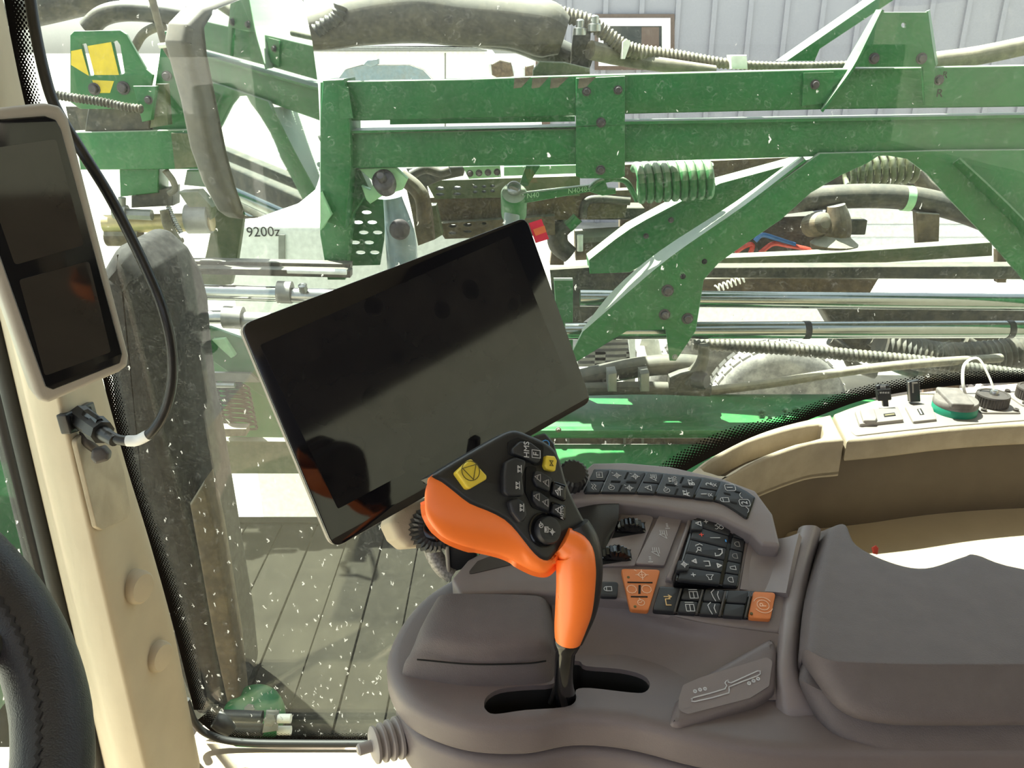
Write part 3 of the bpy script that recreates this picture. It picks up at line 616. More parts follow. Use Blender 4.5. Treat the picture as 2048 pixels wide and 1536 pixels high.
# big pipe, valve and wiring inside the arch
hose('black feed pipe bending across the gusset arch', [(1540, 408, 2.9), (1640, 396, 2.9), (1740, 392, 2.9), (1830, 398, 2.9), (1920, 420, 2.9), (2000, 450, 2.9)], 0.042, 'dusty_black', 'feed_pipe', cat='pipe', seg=20)
o = hose('pale green band wrapped round the black feed pipe', [(1806, 396, 2.9), (1822, 397.5, 2.9)], 0.0435, 'pale_green', 'pipe_band', cat='band', seg=20)
vv = thing('section_valve', 'muddy brown section valve hanging from the feed pipe', 'valve', PY(1660, 495, 2.85))
tube('valve_body', [PY(1672, 410, 2.85), PY(1674, 440, 2.85), PY(1672, 465, 2.85), PY(1668, 485, 2.85)], [0.030, 0.045, 0.05, 0.042], 'rust', vv, seg=16)
lathe('valve_motor', PY(1638, 448, 2.85), (0.2, -0.9, 0.3), [(0.040, -0.05), (0.044, 0.0), (0.036, 0.03), (0.02, 0.04)], 'rust', vv)
lathe('valve_base', PY(1668, 487, 2.85), (0, 0, 1), [(0.075, -0.02), (0.08, 0.0), (0.055, 0.02), (0.04, 0.04)], 'rust', vv)
box('valve_bracket', PY(1700, 470, 2.9), PY(1735, 440, 2.9)+Vector((0, 0.06, 0)), 'dusty_black', vv, 0.004)
for i, (lab, c_, pts) in enumerate([('pale blue wire looping above the red wires', 'blue', [(1510, 482), (1525, 470), (1555, 478), (1590, 490)]),
        ('red wire arching at the left of the valve', 'red', [(1470, 505), (1490, 492), (1505, 490), (1500, 510)]),
        ('long red wire bending beside the valve', 'red', [(1520, 506), (1545, 488), (1570, 490), (1620, 500), (1640, 515)]),
        ('red wire loop behind the rear brace', 'red', [(1243, 462), (1255, 452), (1262, 448), (1280, 470)])]):
    hose(lab, pts, 0.009, c_, 'wire', cat='wire', y=2.95, seg=6)
pl('valve_box', [(1400, 440), (1640, 430), (1640, 512), (1330, 518)], YP(3.04), 0.2, 'dusty_black', vv, bevel=0.004)
c3 = thing('curly_cord', 'thin white curly cord under the dark rail', 'cord', PY(1460, 575, 2.7))
coil('cord', PY(1432, 578, 2.7), PY(1490, 556, 2.7), 0.012, 7, 0.0025, 'white_plastic', c3)
gt = thing('step_grate', 'pale grey slatted grate seen under the left gusset leg', 'grate', PY(1240, 725, 3.0))
for i in range(5): pl('slat', [(1196-i*14, 680+i*12), (1262+i*1, 678+i*12), (1262+i*1, 684+i*12), (1196-i*14, 686+i*12)], YP(3.0), 0.06, 'zinc', gt)
pl('side_rail', [(1256, 672), (1270, 672), (1272, 728), (1262, 728)], YP(2.98), 0.05, 'white_paint', gt)
tube('white_elbow', [PY(1280, 676, 3.05), PY(1300, 680, 3.05), PY(1306, 700, 3.05), PY(1312, 722, 3.05)], 0.03, 'white_plastic', gt)
pl('perforated_tread', [(1226, 552), (1290, 546), (1262, 572), (1215, 578)], YP(2.95), 0.05, 'zinc', gt, holes=[slot(1230+i*11+(j % 2)*5, 553+j*6, 4, 2) for i in range(4) for j in range(3)], hr=0)
for q in (1200, 1262): p_ = PY(q, 700, 3.02); box('stand_leg', (p_.x-0.02, 3.0, 0), (p_.x+0.02, 3.05, p_.z), 'zinc', gt)
# engine bits between the carrier and the brace
mt = thing('pump_motor', 'dusty black pump with green cap beside the display corner', 'pump', PY(1150, 530, 2.75))
cyl('motor_barrel', PY(1150, 490, 2.75), PY(1250, 484, 2.75), 0.052, 'rust', mt)
tube('motor_elbow', [PY(1140, 510, 2.72), PY(1118, 490, 2.72), PY(1116, 465, 2.72), PY(1132, 448, 2.72)], [0.03, 0.034, 0.034, 0.03], 'dusty_black', mt)
cyl('green_cap', PY(1133, 452, 2.72), PY(1153, 432, 2.72), 0.026, 'green', mt)
cyl('glass_bowl', PY(1160, 470, 2.68), PY(1160, 502, 2.68), 0.010, 'white_plastic', mt)
box('motor_head', PY(1158, 440, 2.75), PY(1290, 415, 2.75)+Vector((0, 0.1, 0)), 'dusty_black', mt, 0.006)
tube('motor_hose', [PY(1165, 435, 2.7), PY(1170, 408, 2.7), PY(1190, 398, 2.7), PY(1260, 402, 2.7)], 0.014, 'dusty_black', mt)

# ------------------------------------------------ green hood of the machine below the window
hd = thing('machine_hood', 'bright green bodywork below the side window', 'bodywork', PY(1400, 950, 2.05))
HDP = plane3(PY(1060, 786, 2.42), PY(1720, 786, 2.42), PY(1400, 862, 2.2))
pl('hood_panel', [(1060, 786), (1720, 786), (1760, 800), (1700, 862), (1060, 862)], HDP, 0.03, 'green_clean', hd, bevel=0.01, holes=[slot(1523, 823, 4, 3), slot(1540, 836, 3, 3), slot(1570, 820, 3, 3), slot(1592, 818, 6, 3), slot(1641, 817, 7, 3), slot(1525, 834, 4, 3), slot(1570, 834, 4, 3)], hr=0)
pl('hood_ledge', [(1060, 860), (1640, 860), (1620, 872), (1060, 872)], YP(2.2), 0.12, 'green_clean', hd, bevel=0.006)
pl('recess_strip', [(1060, 868), (1600, 868), (1580, 888), (1060, 888)], YP(2.24), 0.08, 'rust', hd)
for q in (1136, 1249, 1285): pl('strip_joint', rectY(q-2, 869, q+3, 887), YP(2.236), 0.01, 'zinc', hd)
pl('lower_panel', [(1060, 886), (1640, 886), (1640, 1080), (1060, 1080)], plane3(PY(1060, 886, 2.22), PY(1640, 886, 2.22), PY(1400, 960, 2.02)), 0.03, 'green_clean', hd, bevel=0.01)
bolt(1117, 860, 2.2, 6, hd, 'rust')

# ------------------------------------------------ hoses on top of the boom
hose('wide dusty hose bundle wrapped in sleeve above the boom', [(560, 70, 2.33), (640, 60, 2.33), (720, 40, 2.33), (830, 28, 2.33), (920, 38, 2.33), (1020, 45, 2.33), (1090, 58, 2.33), (1128, 70, 2.33)], [0.035, 0.05, 0.062, 0.07, 0.066, 0.062, 0.07, 0.05], 'sleeve', 'hose_bundle', seg=16)
hose('second dusty hose bundle under the sleeve', [(850, 12, 2.45), (940, 52, 2.45), (1030, 66, 2.45), (1100, 100, 2.45), (1180, 130, 2.45)], [0.04, 0.05, 0.05, 0.04, 0.03], 'dusty_black', 'hose_bundle', seg=16)
hose('corrugated black hose at the left end of the hose bundle', [(632, 62, 2.27), (652, 48, 2.27), (672, 36, 2.27), (682, 10, 2.27)], 0.019, 'dusty_black', 'corrugated_hose', ribs=(0.013, 0.25))
hose('tan corrugated hose descending from the clamp to the boom', [(1085, 18, 2.33), (1130, 30, 2.33), (1180, 45, 2.33), (1220, 74, 2.33), (1262, 100, 2.33), (1340, 112, 2.33), (1460, 128, 2.33), (1560, 132, 2.33), (1700, 130, 2.33)], [0.021, 0.021, 0.021, 0.021, 0.021, 0.02, 0.014, 0.011, 0.011], 'hose_tan', 'corrugated_hose', ribs=(0.011, 0.22))
hose('smooth tan hose lying on the boom beside the corrugated hose', [(1180, 100, 2.31), (1250, 116, 2.36), (1330, 130, 2.31), (1430, 142, 2.31)], [0.024, 0.022, 0.018, 0.014], 'hose_tan')
hose('tan hose rising off the boom at the right', [(1862, 124, 2.31), (1950, 112, 2.31), (2048, 92, 2.31), (2160, 66, 2.31), (2450, -10, 2.31)], 0.024, 'hose_tan')
hcl = thing('hose_clamp', 'bright bolted hose clamp on a stand above the splice plate', 'clamp', PY(1180, 150, 2.31))
pl('clamp_stand', [(1148, 58), (1182, 58), (1178, 150), (1140, 150)], YP(2.33), 0.04, 'dusty_black', hcl, bevel=0.003)
for q in ((1160, 46), (1189, 38)): lathe('clamp_nut', PY(q[0], q[1]+14, 2.29), (0, 0, 1), [(0.017, -0.012), (0.017, 0.004), (0.011, 0.006), (0.011, 0.022), (0.006, 0.026)], 'steel', hcl, seg=12)
pl('clamp_band', [(1246, 84), (1254, 78), (1262, 84), (1250, 118), (1244, 118)], YP(2.29), 0.04, 'clear_strap', hcl)
pl('tape_wrap', [(1462, 110), (1494, 110), (1496, 138), (1464, 138)], YP(2.29), 0.05, 'clear_strap', hcl, bevel=0.004)
railthing('beam_cap', 'olive dusty cover plate on the boom under the hose clamp', 'cover', [(1066, 140), (1080, 122), (1130, 124), (1180, 136), (1180, 152), (1066, 156)], 2.27, 0.05, 'olive')

# ------------------------------------------------ boom folding gear left of the mirror
LY = 2.3
fg = thing('fold_bracket', 'green slotted fold brackets with painted yellow reflection at the left', 'bracket', PY(250, 270, LY))
pl('slotted_plate', [(140, 70), (148, 62), (240, 60), (252, 68), (292, 138), (306, 150), (300, 180), (284, 200), (272, 218), (160, 218), (140, 204)], YP(LY), 0.012, 'green', fg, bevel=0.002, r=0.004,
   holes=[[(163, 88), (172, 86), (186, 140), (188, 150), (178, 152)], [(225, 84), (233, 80), (240, 90), (249, 146), (240, 150)]], hr=0.004)
for q in ([(142, 102), (163, 98), (178, 152), (142, 130)], [(175, 92), (222, 84), (238, 150), (189, 150)], [(184, 160), (228, 162), (220, 186), (196, 186)]): pl('yellow_reflection', q, YP(LY-0.0006), 0.0006, 'yellow', fg)  # glass reflection of something yellow, painted onto the plate front
pl('rear_plate', [(306, 200), (322, 90), (330, 62), (374, 66), (400, 130), (412, 260), (300, 268)], YP(LY+0.05), 0.04, 'green', fg, bevel=0.002)
pl('yellow_tab', [(362, 172), (392, 168), (396, 214), (366, 216)], YP(LY+0.04), 0.01, 'yellow', fg)
pl('vee_plate', [(266, 172), (312, 172), (302, 240), (284, 244)], YP(LY-0.05), 0.02, 'green', fg, bevel=0.002)
pl('vee_back', [(312, 168), (330, 168), (336, 250), (300, 256)], YP(LY-0.02), 0.03, 'olive', fg)
for q in ((189, 178, 11), (247, 176, 12), (333, 152, 9), (297, 200, 8)): bolt(q[0], q[1], LY-0.05 if q[0] == 297 else (LY+0.045 if q[0] == 333 else LY), q[2], fg)
pl('hose_block', [(176, 212), (296, 214), (300, 262), (168, 264)], YP(LY+0.03), 0.08, 'dusty_black', fg, bevel=0.006)
pl('cross_beam', [(150, 264), (425, 258), (425, 338), (160, 340)], YP(LY+0.02), 0.10, 'green', fg, bevel=0.004)
pl('upper_beam', [(130, 212), (420, 212), (420, 246), (140, 262)], YP(LY+0.12), 0.08, 'dusty_black', fg, bevel=0.004)
pl('beam_gusset', [(342, 266), (390, 268), (430, 330), (350, 338)], YP(LY+0.01), 0.008, 'olive', fg)
pl('motor_mount', [(238, 338), (318, 336), (316, 386), (240, 394)], YP(LY+0.05), 0.08, 'green', fg, bevel=0.004)
pl('motor_block', [(262, 392), (345, 374), (345, 412), (262, 416)], YP(LY+0.06), 0.06, 'dusty_black', fg, bevel=0.004)
pl('small_green_tab', [(374, 340), (430, 338), (432, 376), (368, 370)], YP(LY+0.1), 0.03, 'green', fg)
hose('black corrugated hose running behind the slotted bracket', [(95, 188, 2.22), (150, 196, 2.22), (205, 204, 2.22), (250, 214, 2.22), (285, 218, 2.22)], 0.012, 'dusty_black', 'corrugated_hose', ribs=(0.009, 0.3))
hose('large black hose arching over the slotted bracket', [(176, 58, 2.6), (205, 32, 2.6), (250, 22, 2.6), (320, 26, 2.6), (372, 34, 2.6)], 0.028, 'dusty_black')
hose('tan hose bending behind the slotted bracket', [(268, 98, 2.6), (285, 70, 2.6), (308, 56, 2.6), (330, 52, 2.6)], 0.013, 'hose_tan')
hose('thin dusty hose hanging in front of the rear plate', [(302, -10, 2.2), (318, 50, 2.2), (332, 95, 2.2), (356, 130, 2.2)], 0.009, 'hose_tan')
hose('grey pipe crossing the top left corner', [(20, 28, 3.0), (110, 8, 3.0), (220, -18, 3.0)], 0.055, 'dusty_black', 'boom_pipe', cat='pipe')
pl('marker_lamp', [(358, 120), (376, 104), (386, 110), (390, 160), (366, 160), (355, 146)], YP(2.2), 0.15, 'zinc', fg, bevel=0.006)
tube('light_rod', [PY(318, 92, 2.15), PY(350, 88, 2.15), PY(390, 84, 2.15), PY(420, 150, LY+0.05)], 0.006, 'white_plastic', fg)
# ram below
rm = thing('fold_ram', 'brass-coloured fold cylinder with grey fittings at the left', 'cylinder', PY(320, 470, 2.35))
cyl('barrel', PY(210, 448, 2.35), PY(425, 444, 2.35), 0.026, 'brass', rm)
cyl('end_cap', PY(376, 438, 2.35), PY(420, 437, 2.35), 0.042, 'zinc', rm)
pl('cap_block', [(356, 384), (395, 382), (425, 415), (420, 440), (380, 420)], YP(2.33), 0.05, 'olive', rm, bevel=0.004)
cyl('fitting', PY(228, 424, 2.3), PY(255, 424, 2.3), 0.019, 'zinc', rm)
cyl('fitting_nut', PY(255, 428, 2.3), PY(304, 430, 2.3), 0.015, 'zinc', rm, seg=8)
cyl('fitting_neck', PY(244, 395, 2.3), PY(244, 420, 2.3), 0.010, 'zinc', rm)
tube('spring_lead', [PY(336, 412, 2.28), PY(348, 440, 2.28), PY(362, 466, 2.28)], 0.008, 'steel', rm, ribs=(0.006, 0.3))
tube('rubber_strap', [PY(328, 420, 2.27), PY(338, 455, 2.27), PY(356, 480, 2.27), PY(366, 480, 2.27)], [0.012, 0.014, 0.010, 0.007], 'hose_tan', rm)
tube('bent_rod', [PY(330, 340, 2.36), PY(345, 360, 2.36), PY(350, 378, 2.36), PY(338, 388, 2.36)], 0.009, 'hose_tan', rm)
cyl('lower_knuckle', PY(215, 474, 2.35), PY(282, 474, 2.35), 0.026, 'rust', rm)
bb = thing('bolt_bracket', 'green bracket with a hex bolt beside the hanging cable', 'bracket', PY(320, 560, 2.1))
pl('bracket_face', [(286, 518), (300, 504), (330, 508), (340, 545), (350, 600), (310, 590)], YP(2.1), 0.05, 'green', bb, bevel=0.003)
lathe('hex_bolt', PY(304, 508, 2.1), (0, -0.4, 0.9), [(0.014, 0), (0.014, 0.012), (0.010, 0.014)], 'bolt', bb, seg=6)
cyl('knuckle', PY(262, 494, 2.1), PY(292, 488, 2.1), 0.018, 'rust', bb)
pl('leaning_post', [(432, 300), (486, 330), (486, 440), (474, 520), (462, 570), (396, 572), (412, 505), (432, 408)], YP(2.45), 0.03, 'olive', fg, bevel=0.004)
railthing('fold_bar', 'dark flat bar crossing in front of the white tank', 'bar', [(330, 522), (420, 522), (700, 528), (700, 540), (330, 533)], 2.2, 0.04, 'dusty_black', 0.002)
railthing('fold_bar', 'lower dark bar directly over the bright fold cylinder', 'bar', [(330, 535), (700, 542), (700, 556), (330, 547)], 2.16, 0.04, 'dusty_black', 0.002)
pipe('pale rod lying along the dark fold bars', 575, 541, 693, 544, 2.13, 0.0075, 'white_paint', 'steel_rod')
r2 = thing('chrome_cylinder', 'bright chrome cylinder reaching behind the display', 'cylinder', PY(480, 600, 2.15))
cyl('rod', PY(345, 583, 2.15), PY(560, 588, 2.15), 0.021, 'chrome', r2)
cyl('gland', PY(556, 584, 2.15), PY(584, 585, 2.15), 0.030, 'zinc', r2)
cyl('barrel', PY(584, 590, 2.15), PY(800, 596, 2.15), 0.020, 'steel', r2)
lathe('port', PY(606, 575, 2.13), (0, -0.3, 0.9), [(0.012, -0.01), (0.012, 0.008), (0.006, 0.012)], 'steel', r2, seg=12)
r3 = thing('chrome_cylinder', 'short lower cylinder with a wide collar left of the display', 'cylinder', PY(430, 650, 2.1))
cyl('rod', PY(366, 634, 2.1), PY(450, 634, 2.1), 0.018, 'steel', r3)
cyl('collar', PY(448, 634, 2.1), PY(486, 636, 2.1), 0.030, 'zinc', r3)
cyl('rubber_band', PY(382, 634, 2.1), PY(397, 634, 2.1), 0.0195, 'rust', r3)
cyl('barrel', PY(486, 640, 2.1), PY(760, 650, 2.1), 0.022, 'zinc', r3)
gr = thing('fold_linkage', 'olive green lower frame plates left of the display', 'frame', PY(480, 950, 2.25))
pl('diagonal_plate', [(345, 640), (420, 655), (520, 690), (640, 800), (640, 850), (520, 790), (380, 690)], YP(2.3), 0.02, 'green_clean', gr, bevel=0.003)
pl('back_plate', [(340, 676), (760, 690), (760, 892), (360, 892)], YP(2.55), 0.04, 'green_clean', gr)
pl('bottom_plate', [(370, 880), (680, 884), (690, 948), (390, 948)], YP(2.35), 0.03, 'olive', gr, bevel=0.004)
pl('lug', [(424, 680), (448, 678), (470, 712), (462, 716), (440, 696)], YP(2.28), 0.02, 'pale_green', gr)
pl('lit_plate', [(390, 745), (500, 747), (520, 765), (388, 762)], YP(2.28), 0.012, 'zinc', gr)
cyl('round_rod', PY(374, 769, 2.27), PY(470, 770, 2.27), 0.008, 'steel', gr)
pl('pale_block', [(432, 858), (492, 858), (492, 872), (432, 874)], YP(2.3), 0.04, 'hose_tan', gr)
pl('hub_plate', [(345, 590), (376, 600), (380, 760), (352, 740)], YP(2.2), 0.04, 'rust', gr)
dl = thing('coiled_duct', 'grey ribbed coil spring duct left of the display', 'duct', PY(470, 860, 2.35))
for i in range(11):
    c = PY(462+i*2, 762+i*9.5, 2.38)
    tube('rib', [c + Vector((math.cos(a)*0.05, math.sin(a)*0.03, 0.018*math.sin(a*0.5))) for a in [k*2*math.pi/16 for k in range(16)]], 0.0042, 'fender', dl, seg=6, n=2, close=True)

# ------------------------------------------------ outside mirror
mp_ = plane3(PY(385, 100, 1.40), PY(480, 430, 1.475), PY(640, 200, 1.70))
mr_ = thing('side_mirror', 'tall outside mirror reflecting the green boom', 'mirror', mp_(510, 440))
mo = [(408, 16), (378, 48), (371, 85), (385, 140), (402, 205), (420, 300), (444, 370), (474, 428), (490, 440), (520, 438), (600, 410), (634, 382), (644, 350), (645, 270), (640, 170), (628, 80), (610, -10), (560, -20), (470, -6)]
pl('housing', mo, mp_, 0.05, 'mirror_back', mr_, bevel=0.012, r=0.01, h=-0.004)
mg = [(430, 20), (408, 55), (414, 110), (424, 160), (438, 230), (452, 300), (470, 370), (492, 432), (520, 434), (598, 406), (631, 379), (640, 350), (641, 270), (636, 170), (624, 80), (606, 0), (560, -10), (480, 0)]
pl('mirror_glass', mg, mp_, 0.005, 'mirror', mr_, r=0.008)
tube('mirror_arm', [mp_(580, 30, -0.05), mp_(578, -30, -0.05), mp_(585, -120, -0.07), mp_(600, -200, -0.1)], 0.02, 'mirror_back', mr_)

# ------------------------------------------------ fender, post and walkway outside the door glass
fe = thing('cab_fender', 'dark dusty fender panel behind the black cable', 'fender', PY(340, 1400, 1.42))
pl('fender_panel', [(180, 560), (215, 500), (248, 508), (290, 545), (322, 600), (338, 660), (346, 740), (362, 860), (384, 960), (402, 1060), (428, 1200), (452, 1330), (466, 1448), (380, 1448), (240, 1100)], YP(1.25), 0.22, 'fender', fe, bevel=0.05, r=0.02, res=4)
pl('fender_edge', [(378, 1010), (408, 962), (432, 1060), (470, 1290), (486, 1440), (462, 1446), (430, 1300), (400, 1130)], YP(1.235), 0.05, 'rust', fe, bevel=0.006)
wk = thing('walkway', 'weathered brown plank walkway outside the door glass', 'walkway', (-0.2, 1.6, H-1.32))
x = -1.05
while x < 0.75:
    box('plank', (x, 1.16, H-1.285+random.uniform(-.002, .002)), (x+0.096, 2.03, H-1.25+random.uniform(-.002, .002)), 'plank', wk, 0.002); x += 0.0995
for yy in (1.2, 1.62, 1.99): box('joist', (-1.05, yy, H-1.33), (0.75, yy+0.05, H-1.287), 'plank', wk)
box('edge_rail', (-1.05, 2.03, H-1.30), (0.75, 2.06, H-1.245), 'plank', wk)
gd = thing('hinge_dome', 'green domed hinge cover at the foot of the door glass', 'cover', PY(505, 1440, 1.16))
gp = PY(505, 1428, 1.22); lathe('dome', gp, (0, -0.45, 0.9), [(0.058, -0.02), (0.058, 0.0), (0.05, 0.012), (0.03, 0.02), (0.01, 0.023)], 'green_clean', gd)
lathe('dome_bolt', gp, (0, -0.45, 0.9), [(0.010, 0.02), (0.010, 0.027), (0.006, 0.028)], 'rust', gd, seg=6)
db = thing('hose_bracket', 'small zinc bracket clamping two rubber tubes by the sill', 'bracket', PY(540, 1470, 1.12))
pl('bracket_plate', [(532, 1420), (557, 1421), (554, 1462), (524, 1466)], Plane(PY(540, 1440, 1.12), (0, -0.8, 0.6)), 0.008, 'zinc', db, bevel=0.002)
lathe('bracket_bolt', PY(541, 1440, 1.112), (0, -0.8, 0.6), [(0.011, 0), (0.011, 0.006), (0.006, 0.007)], 'rust', db, seg=6)
for y0 in (1434, 1460): cyl('rubber_tube', PY(440, y0-2, 1.125), PY(525, y0, 1.125), 0.011, 'rubber', db)
for y0 in (1437, 1461): cyl('tube_end', PY(556, y0, 1.125), PY(582, y0, 1.125), 0.008, 'white_plastic', db)

fr_ = thing('front_bodywork', 'dull green bodywork ahead of the windscreen pillar', 'bodywork', (-1.3, 1.6, 0))
box('body_box', (-1.6, 1.2, 0.45), (-1.15, 2.1, H-0.6), 'green', fr_, 0.03)
box('body_foot', (-1.5, 1.4, 0.0), (-1.25, 1.9, 0.45), 'dusty_black', fr_, 0.02)

tk2 = thing('solution_tank', 'large unseen cream solution tank behind the rear window, added for reflections', 'tank', (2.4, 0.1, 0.4))  # out of view; added to warm the display reflection, widened against window glare
box('tank_shell', (1.75, -2.2, 0.9), (3.2, 1.25, H+0.75), 'cream_tank', tk2, 0.12)
box('tank_cradle', (1.8, -2.0, 0.0), (3.1, 1.1, 0.9), 'green', tk2, 0.03)
# ================================================================== the cab
GY = 1.06
def W(x, y, z): return Vector((x, y, H+z))
tag(box('ceiling', (-0.95, -0.95, H+0.55), (1.35, 1.16, H+0.62), 'headliner', None, 0.01), 'beige cab headliner above the seat', kind='structure')
tag(box('floor', (-1.0, -0.95, H-1.20), (1.35, 1.12, H-1.15), 'beige', None), 'cab floor', kind='structure')
tag(box('wall_left', (-0.9, -0.97, H-1.2), (1.35, -0.93, H+0.02), 'taupe_dark', None), 'unseen left cab wall, raised to block bright reflections', kind='structure')  # unseen; raised to keep the bright ground's reflection off the side window
tag(box('wall_rear', (1.30, -0.95, H-1.2), (1.36, 1.1, H-0.30), 'beige', None), 'lower rear cab wall', kind='structure')
tag(box('trim_6', (1.28, -0.95, H+0.14), (1.36, 1.1, H+0.55), 'navy_dark', None), 'unseen dark header above the rear window, shaped for the display reflection', kind='structure')  # unseen; height and navy tone set for its reflection in the main display
tag(box('window_3', (1.318, -0.95, H-0.30), (1.322, 1.1, H+0.14), 'dusty_glass', None), 'rear window of the cab', kind='structure')
g_out = [W(-0.60, GY, 0.56), W(1.32, GY, 0.56), PY(2500, 742, GY), PY(2048, 760, GY), PY(1900, 768, GY), PY(1740, 793, GY), PY(1640, 828, GY), PY(1560, 860, GY), PY(1480, 888, GY), PY(1400, 923, GY), PY(1320, 972, GY), PY(1240, 1050, GY), PY(1160, 1180, GY), PY(1060, 1400, GY), PY(980, 1470, GY), PY(800, 1480, GY), PY(480, 1478, GY), PY(440, 1466, GY), PY(405, 1440, GY), W(-0.60, GY, -1.07)]
wn = tag(plate('window_1', g_out, (0, -1, 0), 0.004, 'dusty_glass'), 'dusty side window of the cab with dried splashes', kind='structure')
def frit(name, pairs, label):
    """black printed border on the glass, dotted towards the clear side"""
    A = [PY(a[0], a[1], GY-0.004) for a, b in pairs]; B = [PY(b[0], b[1], GY-0.004) for a, b in pairs]
    A = spl(A, 5); B = spl(B, 5); vs_, fs, uvs = [], [], []; L = 0
    for i, (a, b) in enumerate(zip(A, B)):
        if i: L += (a-A[i-1]).length
        vs_ += [a, b]; uvs += [(L, 0.0), (L, 0.036)]
        if i: fs.append((2*i-2, 2*i, 2*i+1, 2*i-1))
    me = bpy.data.meshes.new(name); me.from_pydata([tuple(v) for v in vs_], [], fs); uvl = me.uv_layers.new()
    for lp in me.loops: uvl.data[lp.index].uv = uvs[lp.vertex_index]
    o = link(name, me, 'frit', wn); o['label'] = label; return o
frit('printed_border', [((-20, -120), (38, -120)), ((10, 10), (60, 10)), ((45, 200), (82, 200)), ((130, 480), (165, 480)), ((204, 750), (234, 750)), ((250, 960), (282, 960)), ((332, 1200), (362, 1200)), ((388, 1420), (412, 1420))], 'black dotted print along the pillar')
frit('printed_border', [((1240, 1056), (1218, 1027)), ((1320, 978), (1298, 947)), ((1400, 926), (1378, 892)), ((1480, 890), (1462, 854)), ((1560, 863), (1549, 834)), ((1640, 831), (1632, 803)), ((1740, 797), (1736, 769)), ((1900, 772), (1898, 745)), ((2048, 764), (2048, 739)), ((2300, 750), (2300, 725))], 'black dotted print along the shelf')
frit('printed_border', [((395, 1440), (420, 1420)), ((440, 1472), (452, 1452)), ((520, 1482), (525, 1466)), ((800, 1484), (800, 1466)), ((980, 1484), (980, 1466))], 'black dotted print along the sill')
# window seal at the sill corner
tag(tube('trim_1', [PY(372, 1400, 1.03), PY(390, 1446, 1.03), PY(420, 1470, 1.03), PY(480, 1484, 1.03), PY(620, 1487, 1.03), PY(900, 1487, 1.03)], 0.006, 'rubber'), 'black rubber seal along the foot of the door glass', kind='structure')
tag(pl('trim_2', [(396, 1448), (418, 1440), (436, 1446), (470, 1486), (560, 1492), (1000, 1492), (1000, 1660), (380, 1660), (330, 1560)], ZP(-1.06), 0.09, 'beige', None, bevel=0.012, r=0.01), 'beige door sill, sunlit beyond the pillar', kind='structure')
tag(tube('trim_3', [PY(430, 1440, 1.0), PY(445, 1448, 1.0), PY(462, 1462, 1.0)], [0.012, 0.014, 0.010], 'rubber'), 'black rubber corner plug at the sill', kind='structure')

# ------------------------------------------------ pillar
def lin(tab, y):
    for (y0, x0), (y1, x1) in zip(tab, tab[1:]):
        if y <= y1 or y1 == tab[-1][0]: return x0 + (x1-x0)*(y-y0)/(y1-y0)
LT = [(-500, -268), (640, 0), (1536, 210), (1900, 295)]
RT = [(-500, -190), (940, 150), (1536, 290), (1900, 376)]
ET = [(-500, -110), (10, 8), (210, 50), (770, 208), (930, 252), (1200, 335), (1536, 402), (1900, 480)]
pr = []
for y in (-300, 0, 200, 400, 600, 770, 930, 1080, 1250, 1400, 1536, 1720):
    L, R_, E = lin(LT, y), lin(RT, y), lin(ET, y)
    pr.append([PY(L, y, 1.0), PY(L+6, y, 0.96), PY((L+R_)/2-8, y, 0.89), PY(R_-12, y, 0.868), PY(R_+12, y, 0.872), PY((R_+E)/2+8, y, 0.93), PY(E-8, y, 0.975), PY(E, y, 1.0)])
plr = thing('cab_pillar', 'beige moulded cab pillar left of the door glass', 'pillar', W(-0.55, 0.93, -1.15))
patch('pillar_cover', pr, 'beige', plr, n=4, thick=0.006, smooth=80)
PF = plane3(PY(162, 940, 0.872), PY(252, 930, 0.99), PY(302, 1536, 0.872))
pl('cover_badge', [(152, 880), (166, 868), (214, 874), (232, 890), (248, 940), (262, 1020), (255, 1036), (205, 1060), (194, 1054)], PF, 0.006, 'beige_dusty', plr, bevel=0.001, r=0.006, h=0.007)
for (cx, cy, rp) in ((259, 1170, 34), (300, 1308, 31)):
    c = PF(cx, cy); s = rp*(c-O).dot(Vector((0, cp, -sp)))/F
    lathe('round_plug', c, PF.n*0.8+Vector((0.25, -0.4, 0)), [(s, -0.012), (s, 0.016), (s*0.95, 0.021), (s*0.82, 0.0235), (s*0.78, 0.0235), (s*0.5, 0.0245), (s*0.1, 0.025)], 'beige', plr, seg=36)
# dark seal and a strip of windscreen left of the pillar
tag(tube('trim_4', [PY(lin(LT, y)-14, y, 1.0) for y in (-200, 300, 800, 1200, 1600)], 0.011, 'rubber'), 'black windscreen seal left of the beige pillar', kind='structure')
tag(tube('trim_5', [PY(lin(LT, y)-48, y, 1.04) for y in (-200, 300, 800, 1200, 1600)], 0.010, 'rubber'), 'outer black windscreen seal', kind='structure')
tag(raw('window_2', [W(-0.70, 1.02, 0.5), W(-0.70, 1.02, -1.1), W(-0.84, 0.0, -1.1), W(-0.84, 0.0, 0.5), W(-0.704, 1.02, 0.5), W(-0.704, 1.02, -1.1), W(-0.844, 0.0, -1.1), W(-0.844, 0.0, 0.5)], [(0, 1, 2, 3), (4, 7, 6, 5), (0, 4, 5, 1), (1, 5, 6, 2), (2, 6, 7, 3), (3, 7, 4, 0)], 'dusty_glass'), 'front windscreen left of the pillar', kind='structure')

